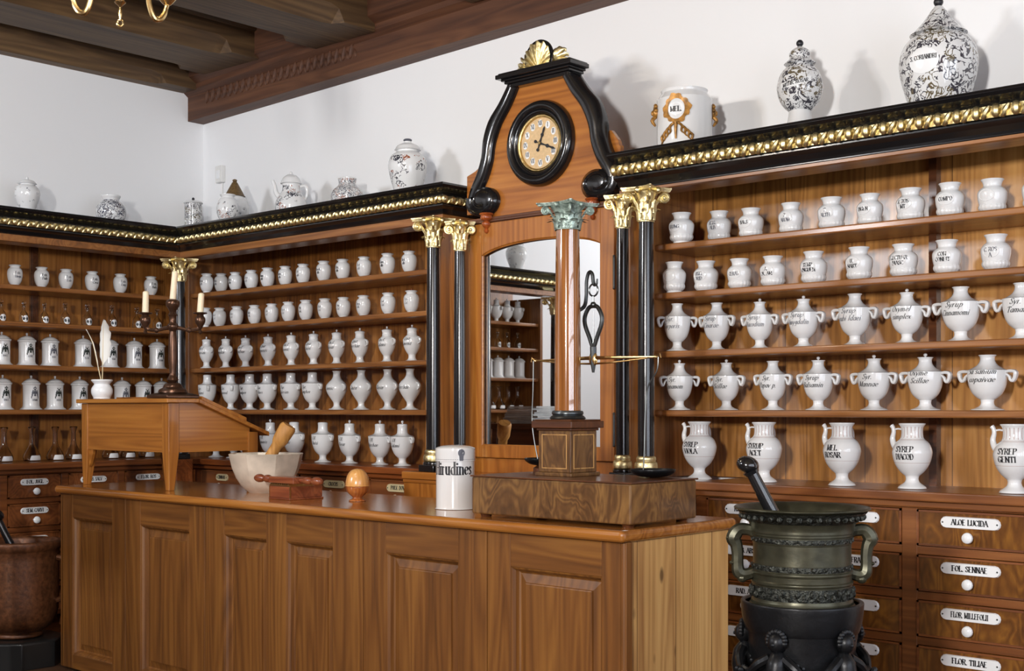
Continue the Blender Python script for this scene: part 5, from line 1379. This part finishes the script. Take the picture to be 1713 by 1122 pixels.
m = MB(); m.ball((0, 0, .965), .038, 10, 8); B(m, 'knob', 'ink')
t, B = topjar('capped_jar', 'painted jar with pointed brown cap on the cornice near the wall switch', -7.02, YK, .335)
m = MB(); m.lathe(sprof([(0, 0), (.2, 0), (.21, .03), (.255, .2), (.28, .38), (.262, .54), (.2, .635), (.175, .65), (.175, .65), (0, .65)], 3), 32); B(m, 'body', 'deco_light')
m = MB(); m.lathe(sprof([(0, .651), (.195, .651), (.19, .67), (.15, .75), (.09, .86), (.05, .93), (.03, .94), (.03, .94), (.045, .96), (.04, .985), (0, 1.0)], 3), 28); B(m, 'cap', 'spirecap')
t, B = topjar('round_vase', 'small white painted pot in front of the brown-capped jar on the cornice', -6.775, 4.80, .175)
m = MB(); m.lathe(sprof([(0, 0), (.26, 0), (.27, .03), (.37, .25), (.40, .5), (.33, .78), (.24, .88), (.24, .92), (.28, .98), (.28, 1.0), (.28, 1.0), (.22, .98), (.2, .86), (0, .8)], 3), 32); B(m, 'body', 'deco_poly')
t, B = topjar('pitcher', 'lidded white pitcher with painted flowers, spout and handle on the cornice', -6.423, YK, .31, 'pitcher')
m = MB(); m.lathe(sprof([(0, 0), (.24, 0), (.255, .03), (.315, .18), (.325, .32), (.27, .47), (.195, .58), (.175, .68), (.185, .74), (.185, .74), (0, .74)], 3), 32); B(m, 'body', 'deco_poly')
m = MB(); m.lathe(sprof([(0, .741), (.20, .741), (.205, .78), (.17, .86), (.10, .92), (.04, .945), (.03, .95)], 3), 28); m.ball((0, 0, .97), .032, 10, 8); B(m, 'lid', 'white')
ax_ = (-.742, -.67)
m = MB(); m.tube([(ax_[0]*q, ax_[1]*q, z) for q, z in ((.24, .48), (.31, .58), (.33, .70), (.38, .82))], [.06, .05, .04, .035], 10, sub=4); B(m, 'spout', 'white')
m = MB(); m.tube([(-ax_[0]*q, -ax_[1]*q, z) for q, z in ((.18, .68), (.28, .71), (.33, .62), (.31, .48), (.27, .40))], [.028, .03, .03, .028, .024], 10, sub=4); B(m, 'handle', 'white')
t, B = topjar('squat_pot', 'squat densely painted pot with short collar on the cornice', -5.882, YK, .20)
m = MB(); m.lathe(sprof([(0, 0), (.3, 0), (.32, .04), (.46, .25), (.50, .45), (.44, .63), (.30, .76), (.27, .80), (.27, .80), (.26, .86), (.28, .99), (.28, 1.0), (.28, 1.0), (.24, 1.0), (.23, .8), (0, .7)], 3), 40, fun=lambda a, z: 1+.012*math.cos(a*10)); B(m, 'body', 'deco_dense')
t, B = topjar('baluster_jar', 'large lidded baluster jar with painted branch on the cornice beside the clock', -5.352, YK, .365)
m = MB(); m.lathe(sprof([(0, 0), (.19, 0), (.2, .03), (.225, .2), (.285, .42), (.305, .58), (.27, .71), (.19, .775), (.165, .79), (.165, .81), (.165, .81), (0, .81)], 3), 40); B(m, 'body', 'deco_poly')
m = MB(); m.lathe(sprof([(0, .811), (.195, .811), (.195, .835), (.195, .835), (.17, .88), (.10, .92), (.06, .93), (.06, .955), (.06, .955), (.0, .956)], 3), 32); l = B(m, 'lid', 'white')
m = MB(); m.lathe(sprof([(.055, .957), (.07, .975), (.05, .995), (0, 1.0)], 2), 16); B(m, 'knob', 'ink_g')
# white cylinder with crest
t, B = topjar('mask_jar', 'wide white cylindrical jar with gilt crest lettered MEL and gold side masks', -3.441, YK, .318)
m = MB(); m.lathe(sprof([(0, 0), (.40, 0), (.41, .02), (.41, .5), (.41, .86), (.41, .86), (.36, .93), (.34, .96), (.35, 1.0), (.35, 1.0), (.31, 1.0), (.30, .9), (0, .88)], 2), 44); B(m, 'body', 'white')
F = lambda u, v, o=.004: ((.41+o)*math.sin(u/.41+.30), -(.41+o)*math.cos(u/.41+.30), v)
m = MB(); n = 40; v0 = .66; vs = []
for i in range(n):
    a = 2*PI*i/n; q = 1+.07*math.sin(a*11)+.08*math.sin(a*4+1)
    vs.append(F(.16*math.cos(a)*.8, v0+.15*math.sin(a), .005)); vs.append(F(.245*q*math.cos(a)*.85, v0+.215*q*math.sin(a), .012))
m.add(vs, [(2*i, 2*i+1, (2*i+3) % (2*n), (2*i+2) % (2*n)) for i in range(n)], True)
for s in (-1, 1):
    for k in range(4):
        u0, z0_ = s*(.03+.05*k), .40-.045*k
        m.tube([F(u0, z0_+.05, .01), F(u0+s*.06, z0_+.0, .016), F(u0+s*.05, z0_-.07, .012), F(u0+s*.09, z0_-.11, .008)], [.018, .022, .016, .006], 6, sub=3)
m.tube([F(0, .46, .01), F(0, .34, .014), F(0, .22, .01)], [.03, .022, .012], 6, sub=3)
B(m, 'gilt_crest', 'gilt_paint', angle=60)
m = MB(); m.add([F(.125*math.cos(2*PI*i/20), v0+.10*math.sin(2*PI*i/20), .0055) for i in range(20)], [tuple(range(20))]); B(m, 'crest_field', 'enamel')
m = MB(); letter_mesh(m, ['MEL.'], lambda u, v: F(u, v, .0065), .075, .2, z0=v0-.01, thick=.22, thin=.07); B(m, 'lettering', 'ink')
for s in (-1, 1):
    a = Vector((s*.742, s*.67, 0)); m = MB()
    m.ball(a*.42+Vector((0, 0, .68)), .075, 12, 8, (.8, .8, 1.1)); m.ball(a*.475+Vector((0, 0, .67)), .03, 8, 6, (.8, .8, 1.3)); m.tube([a*.43+Vector((0, 0, .62)), a*.48+Vector((0, 0, .56)), a*.43+Vector((0, 0, .48))], [.03, .03, .015], 8, sub=3)
    for k in range(5): 
        b = a*.43+Vector((-a.y, a.x, 0))*(.07*math.cos(k*PI/4))+Vector((0, 0, .70+.085*math.sin(k*PI/4))); m.ball(b, .03, 8, 6)
    B(m, 'mask', 'gilt_paint')
t, B = topjar('footed_jar', 'globular jar with black scrollwork and banner on a tall flared white foot', -2.828, YK, .445)
m = MB(); m.lathe(sprof([(0, 0), (.155, 0), (.16, .02), (.13, .14), (.105, .29), (.105, .29)], 3), 32); B(m, 'foot', 'white')
m = MB(); m.lathe(sprof([(.10, .29), (.12, .295), (.185, .37), (.222, .48), (.222, .56), (.19, .66), (.13, .735), (.115, .75), (.115, .75), (0, .75)], 3), 40); B(m, 'body', 'deco_black')
m = MB(); m.lathe(sprof([(0, .751), (.145, .751), (.145, .77), (.145, .77), (.11, .80), (.098, .83), (.098, .83), (.105, .84), (.095, .88), (.05, .915), (.025, .925), (.02, .93)], 3), 32); l = B(m, 'lid', 'deco_black')
m = MB(); m.ball((0, 0, .962), .036, 12, 8); B(m, 'knob', 'ink')
def band(u, v, o): 
    r = .223+o; return (r*math.sin(u/.22+.30), -r*math.cos(u/.22+.30), v)
m = MB(); n = 12
m.add([band(-.16+.32*i/n, .50+.05*k+.10*(-.5+i/n)*.5+.012*math.cos(i/n*PI*2), .004) for i in range(n+1) for k in (0, 1)], [(2*i, 2*i+1, 2*i+3, 2*i+2) for i in range(n)], True); B(m, 'banner', 'enamel')
m = MB(); letter_mesh(m, ['MITHR. ROSAR'], lambda u, v: band(u, v+.10*u/.32*.5, .006), .034, .26, z0=.525, thick=.22, thin=.08); B(m, 'lettering', 'ink')
t, B = topjar('ovoid_jar', 'large ovoid jar with dark foliage painting and conical lid on the cornice', -2.194, YK, .492)
m = MB(); m.lathe(sprof([(0, 0), (.19, 0), (.2, .02), (.255, .17), (.305, .35), (.315, .48), (.28, .60), (.215, .675), (.19, .69), (.19, .69), (0, .69)], 3), 44); B(m, 'body', 'deco_black')
m = MB(); m.lathe(sprof([(0, .691), (.215, .691), (.215, .705), (.215, .705), (.17, .75), (.11, .82), (.07, .88), (.035, .925), (.03, .93), (.03, .93)], 3), 36); l = B(m, 'lid', 'deco_black')
m = MB(); m.ball((0, 0, .965), .04, 12, 8); B(m, 'knob', 'ink')
def fld(u, v, o): 
    r = rad_at([(.19, 0), (.255, .17), (.305, .35), (.318, .48), (.28, .60)], v)+o; return (r*math.sin(u/.31+.02), -r*math.cos(u/.31+.02), v)
m = MB(); n = 24
vs = [fld(0, .42, .005)]
for q in (.33, .66, 1): vs += [fld(q*.125*math.cos(2*PI*i/n), .42+q*.105*math.sin(2*PI*i/n), .005) for i in range(n)]
m.add(vs, [(0, 1+i, 1+(i+1) % n) for i in range(n)]+[(1+k*n+i, 1+(k+1)*n+i, 1+(k+1)*n+(i+1) % n, 1+k*n+(i+1) % n) for k in range(2) for i in range(n)], True); B(m, 'painted_field', 'enamel')
m = MB(); letter_mesh(m, ['S. CORIANDRI'], lambda u, v: fld(u, v, .009), .034, .22, z0=.44, thick=.22, thin=.08); B(m, 'lettering', 'ink')

# ------------------------------------------------------------------ bronze mortar on its iron stand
MX, MY = -1.905, 3.40
zb_, zt_ = .835, 1.125
t = thing('bronze_mortar', 'big two-handled bronze mortar with relief bands at the counter end', 'mortar', (MX, MY, zb_))
pr = [(0, 0), (.145, 0), (.150, .008), (.150, .016), (.150, .016), (.146, .02), (.146, .065), (.146, .065), (.149, .068), (.149, .074), (.145, .078), (.145, .094), (.145, .094), (.148, .097), (.148, .104), (.144, .107), (.144, .128), (.144, .128), (.1435, .13), (.1435, .185), (.1435, .185), (.146, .188), (.146, .208), (.146, .208), (.149, .211), (.149, .217), (.151, .219), (.151, .225), (.151, .225), (.152, .235), (.163, .258), (.180, .278), (.198, .286), (.200, .290), (.196, .2935), (.196, .2935), (.178, .288), (.155, .262), (.135, .2), (.12, .08), (.08, .03), (0, .02)]
m = MB(); m.lathe(sprof(pr, 2), 64, (MX, MY, zb_)); m.build('body', 'bronze', t)
for z0_, z1_, r in ((.024, .062, .1468), (.108, .126, .1448), (.190, .206, .1468)):
    m = MB()
    m.lathe([(r-.002, z0_), (r, z0_+.001), (r+.0015, (z0_+z1_)/2), (r, z1_-.001), (r-.002, z1_)], 96, (MX, MY, zb_))
    nn = 44; hh = (z1_-z0_)
    for k in range(nn):
        a = 2*PI*k/nn; c = (MX+(r+.001)*math.cos(a), MY+(r+.001)*math.sin(a), zb_+(z0_+z1_)/2+hh*.15*(-1)**k)
        m.ball(c, hh*.28, 6, 5, (.9, .9, 1.1))
    m.build('relief_band', 'bronzeband', t)
m = MB(); rows = []
for q in range(5):
    f = q/4; r = .160+(.187-.160)*f; z = .250+.030*f
    rows.append((r+.003, z))
m.lathe(rows, 96, (MX, MY, zb_))
for k in range(40):
    a = 2*PI*k/40; m.ball((MX+.178*math.cos(a), MY+.178*math.sin(a), zb_+.2655), .0095, 6, 5)
m.build('relief_band', 'bronzeband', t)
hd = Vector((.742, .67, 0)).normalized(); hd = Matrix.Rotation(math.radians(-4), 3, 'Z') @ hd
for s in (-1, 1):
    m = MB(); c = Vector((MX, MY, zb_)); a = hd*s
    pts = [(.138, .214), (.156, .222), (.180, .224), (.194, .214), (.202, .196), (.194, .178), (.190, .150), (.190, .118), (.186, .096), (.168, .088), (.140, .096)]
    m.tube([c+a*r+Vector((0, 0, z)) for r, z in pts], [.014, .014, .015, .017, .018, .015, .014, .014, .016, .015, .013], 8, sub=4, flat=(1.0, 1.25, None))
    m.ball(c+a*.214+Vector((0, 0, .198)), .011, 8, 6, (1, 1, .6)); m.ball(c+a*.204+Vector((0, 0, .124)), .011, 8, 6, (1, 1, .6))
    m.ball(c+a*.176+Vector((0, 0, .078)), .016, 8, 6, (1, 1, .9))
    m.build('handle', 'bronze', t)
t = thing('iron_pestle', 'black knobbed iron pestle standing in the bronze mortar', 'pestle', (MX, MY, zb_+.2))
kn = Vector((-2.03, 3.30, 1.252)); low = Vector((-1.90, 3.40, .93)); d = (low-kn).normalized()
m = MB(); m.tube([kn+d*.01, kn+d*.05, kn.lerp(low, .5), kn.lerp(low, .9), low], [.018, .0185, .021, .025, .02], 20, cap=True); m.build('shaft', 'iron2', t) if 'iron2' in M else m.build('shaft', 'black', t)
m = MB(); m.ball(kn, .034, 20, 12, (1, 1, .74), Matrix.Rotation(.3, 3, 'Y')); m.tube([kn+d*.02, kn+d*.032], [.026, .021], 16); m.build('knob', 'black', t)
# stand
t = thing('iron_stand', 'black cast stand with small figures in relief carrying the bronze mortar', 'stand', (MX, MY, 0))
m = MB(); m.lathe(sprof([(0, 0), (.24, 0), (.24, .05), (.24, .05), (.22, .08), (.17, .14), (.14, .25), (.135, .4), (.145, .5), (.150, .56), (.150, .56), (.146, .58), (.155, .70), (.163, .76), (.163, .76), (.168, .765), (.176, .80), (.180, .843), (.180, .843), (.178, .848), (.168, .848), (.165, .843), (.162, .833), (0, .833)], 3), 56, (MX, MY, 0)); m.build('barrel', 'iron', t)
def putto(k, ang):
    """small relief figure: head, torso and arms spread towards garlands"""
    c = Vector((MX, MY, 0)); o = Vector((math.cos(ang), math.sin(ang), 0)); s_ = Vector((-o.y, o.x, 0))
    P = lambda u, r, z: c+o*r+s_*u+Vector((0, 0, z))
    m = MB()
    m.ball(P(0, .172, .745), .027, 14, 10, (1, 1, 1.12))
    for i in range(11):
        a = i/10*PI*1.2-.3; m.ball(P(.026*math.cos(a), .176, .752+.026*math.sin(a)), .0095, 7, 5)
    m.ball(P(0, .1985, .742), .0055, 6, 5); 
    m.tube([P(0, .165, .72), P(0, .172, .69), P(0, .176, .65), P(0, .17, .60), P(0, .16, .56)], [.012, .030, .032, .028, .020], 12, sub=3)
    for sg in (-1, 1):
        m.tube([P(sg*.022, .172, .70), P(sg*.055, .178, .68), P(sg*.085, .170, .655), P(sg*.11, .160, .66)], [.014, .014, .011, .009], 8, sub=3)
        m.tube([P(sg*.012, .168, .59), P(sg*.025, .175, .54), P(sg*.02, .16, .48)], [.02, .018, .012], 8, sub=3)
    for i in range(9):
        u = .03+.012*i; m.ball(P(u, .168, .655-.03*math.sin(i/8*PI)), .010, 6, 5)
        m.ball(P(-u, .168, .655-.03*math.sin(i/8*PI)), .010, 6, 5)
    m.build('relief_figure', 'iron', t)
base = math.atan2(-MY, -MX)
for k, an in enumerate((-.42, .78, 1.98, 3.18, -1.62)): putto(k, base+an)
m = MB()
for k in range(60):
    a = 2*PI*k/60; m.ball((MX+.152*math.cos(a), MY+.152*math.sin(a), .66+.022*math.cos(a*5)), .0085, 6, 5)
m.build('garland', 'iron', t)

# ------------------------------------------------------------------ copper mortar at the far end of the counter
QX, QY = -6.80, 3.42
t = thing('floor_plinth', 'low dark block under the copper mortar', 'block', (QX, QY, 0))
m = MB(); m.lathe([(0, 0), (.25, 0), (.25, .14), (.24, .15), (0, .15)], 8, (QX, QY, 0), a0=PI/8); m.build('block', 'blacksoft', t, bevel=.004)
t = thing('copper_mortar', 'large mottled copper-brown mortar on a dark block at the counter end', 'mortar', (QX, QY, .151))
m = MB(); m.lathe(sprof([(0, 0), (.11, 0), (.13, .012), (.12, .03), (.12, .03), (.16, .05), (.20, .10), (.215, .18), (.218, .30), (.220, .48), (.220, .48), (.232, .50), (.235, .525), (.23, .535), (.23, .535), (.20, .53), (.19, .45), (.17, .12), (0, .08)], 3), 48, (QX, QY, .151)); m.build('body', 'copper', t)
rx = Vector((.742, .67, 0))
for s in (-1, 1):
    m = MB(); c = Vector((QX, QY, .151))+rx*s*.21; m.tube([c+Vector((0, 0, .44)), c+rx*s*.05+Vector((0, 0, .42)), c+rx*s*.055+Vector((0, 0, .3)), c+rx*s*.04+Vector((0, 0, .22)), c+Vector((0, 0, .2))], [.016, .02, .02, .018, .014], 8, sub=4); m.build('handle', 'copper', t)
t = thing('black_pestle', 'dark knobbed pestle leaning in the copper mortar', 'pestle', (QX, QY, .6))
kn = Vector((QX-.085, QY-.085, .82)); low = Vector((QX+.05, QY+.06, .42))
m = MB(); m.tube([kn, kn.lerp(low, .2), kn.lerp(low, .9), low], [.022, .020, .026, .02], 14); m.build('shaft', 'black', t)
m = MB(); m.ball(kn, .042, 18, 12, (1, 1, .85)); m.build('knob', 'black', t)

# ------------------------------------------------------------------ chandelier (only its lower tips enter the picture)
HXc, HYc, HZ = -4.06, 2.42, 2.775
t = thing('chandelier', 'brass chandelier with scrolled arms hanging from the ceiling beams', 'chandelier', (HXc, HYc, HZ))
m = MB(); m.tube([(HXc+.008*math.cos(a*PI/8)*.742*1.3, HYc+.008*math.cos(a*PI/8)*.67*1.3, HZ+.012+.011*math.sin(a*PI/8)) for a in range(16)], .0035, 6, closed=True)
m.lathe(sprof([(.002, .02), (.004, .03), (.007, .05), (.004, .068), (.012, .078), (.02, .086), (.012, .094), (.022, .102), (.03, .112), (.018, .125), (.02, .2), (.035, .24), (.05, .30), (.03, .36), (.018, .40), (.012, .46), (.012, .9), (.012, ZC-HZ-.33)], 2), 20, (HXc, HYc, HZ)); m.build('stem', 'brass', t)
m = MB(); m.lathe(sprof([(.012, .86), (.05, .88), (.06, .915), (0, .92)], 2), 20, (HXc, HYc, HZ)); m.build('ceiling_rose', 'brass', t)
for k in range(3):
    a = PI/6+k*PI*2/3; dv = Vector((.513*math.cos(a)-.859*math.sin(a), .859*math.cos(a)+.513*math.sin(a), 0))
    c = Vector((HXc, HYc, HZ)); f = lambda r, z: c+dv*r+Vector((0, 0, z))
    m = MB(); m.tube([f(.03, .27), f(.07, .26), f(.105, .19), f(.115, .11), f(.135, .062), f(.160, .062), f(.178, .085), f(.185, .105), f(.19, .12)], [.007, .008, .009, .0095, .0105, .0105, .0095, .008, .008], 10, sub=4)
    m.lathe(sprof([(0, 0), (.012, .0), (.03, .02), (.032, .026), (.012, .026), (.013, .06), (0, .06)], 2), 16, tuple(f(.19, .12))); m.build('arm', 'brass', t)
    m = MB(); m.lathe(sprof([(0, .06), (.011, .06), (.011, .13), (.011, .13), (0, .13)], 2), 12, tuple(f(.19, .12))); m.build('candle_tube', 'wax', t)
    m = MB(); m.lathe(sprof([(0, .13), (.008, .132), (.014, .15), (.009, .175), (0, .195)], 2), 12, tuple(f(.19, .12))); m.build('bulb', 'bulb', t)
    l = bpy.data.lights.new('bulb_light', 'POINT'); l.energy = 25; l.color = (1, .88, .72); l.shadow_soft_size = .03
    o = bpy.data.objects.new('bulb_light', l); COL.objects.link(o); o.location = f(.19, .12+.21)

# wall switch with its cable
t = thing('wall_switch', 'small white switch box with cable on the plaster near the room corner', 'switch', (-7.587, YB, 3.08))
m = MB(); m.box(-7.627, -7.547, YB-.035, YB-.001, 3.02, 3.14); m.build('box', 'plastic', t, bevel=.006, seg=3)
m = MB(); m.box(-7.607, -7.567, YB-.041, YB-.034, 3.045, 3.105); m.build('rocker', 'enamel', t, bevel=.002)
m = MB(); m.tube([(-7.575, YB-.008, 3.02), (-7.575, YB-.008, 2.61)], .005, 6); m.build('cable', 'plastic', t)

# tall writing stand out in the room, seen only in the mirror
WXs, WYs = -6.12, 2.50
t = thing('writing_stand', 'tall dark wooden stand with grey papers, reflected in the cabinet mirror', 'stand', (WXs, WYs, 0), rz=0)
m = MB(); m.box(WXs-.28, WXs+.28, WYs-.24, WYs+.24, 1.27, 1.31); m.build('top', 'walnut_d', t, bevel=.004)
m = MB()
for y in (WYs-.21, WYs+.19): m.box(WXs-.24, WXs+.24, y, y+.02, 1.13, 1.27)
for x in (WXs-.25, WXs+.23): m.box(x, x+.02, WYs-.2, WYs+.2, 1.13, 1.27)
m.build('apron', 'walnut_d', t)
for sx in (-1, 1):
    for sy in (-1, 1):
        m = MB(); m.box(WXs+sx*.24-.025, WXs+sx*.24+.025, WYs+sy*.20-.025, WYs+sy*.20+.025, 0, 1.27); m.build('leg', 'walnut_d', t, bevel=.003)
t = thing('paper_stack', 'sloping heap of grey papers on the dark stand, reflected in the cabinet mirror', 'papers', (WXs, WYs, 1.311), rz=0)
for i in range(9):
    m = MB(); a = R.uniform(-.15, .15); x0 = WXs-.05+.008*i; hh = 1.3115+.014*i
    c, s_ = math.cos(a), math.sin(a)
    q = [(x0+c*u-s_*v, WYs+s_*u+c*v) for u, v in ((-.16, -.18), (.16-.01*i, -.18), (.16-.01*i, .18), (-.16, .18))]
    m.hexa([(x, y, hh) for x, y in q]+[(x, y, hh+.0125) for x, y in q]); m.build('sheet_bundle', 'cloth', t)
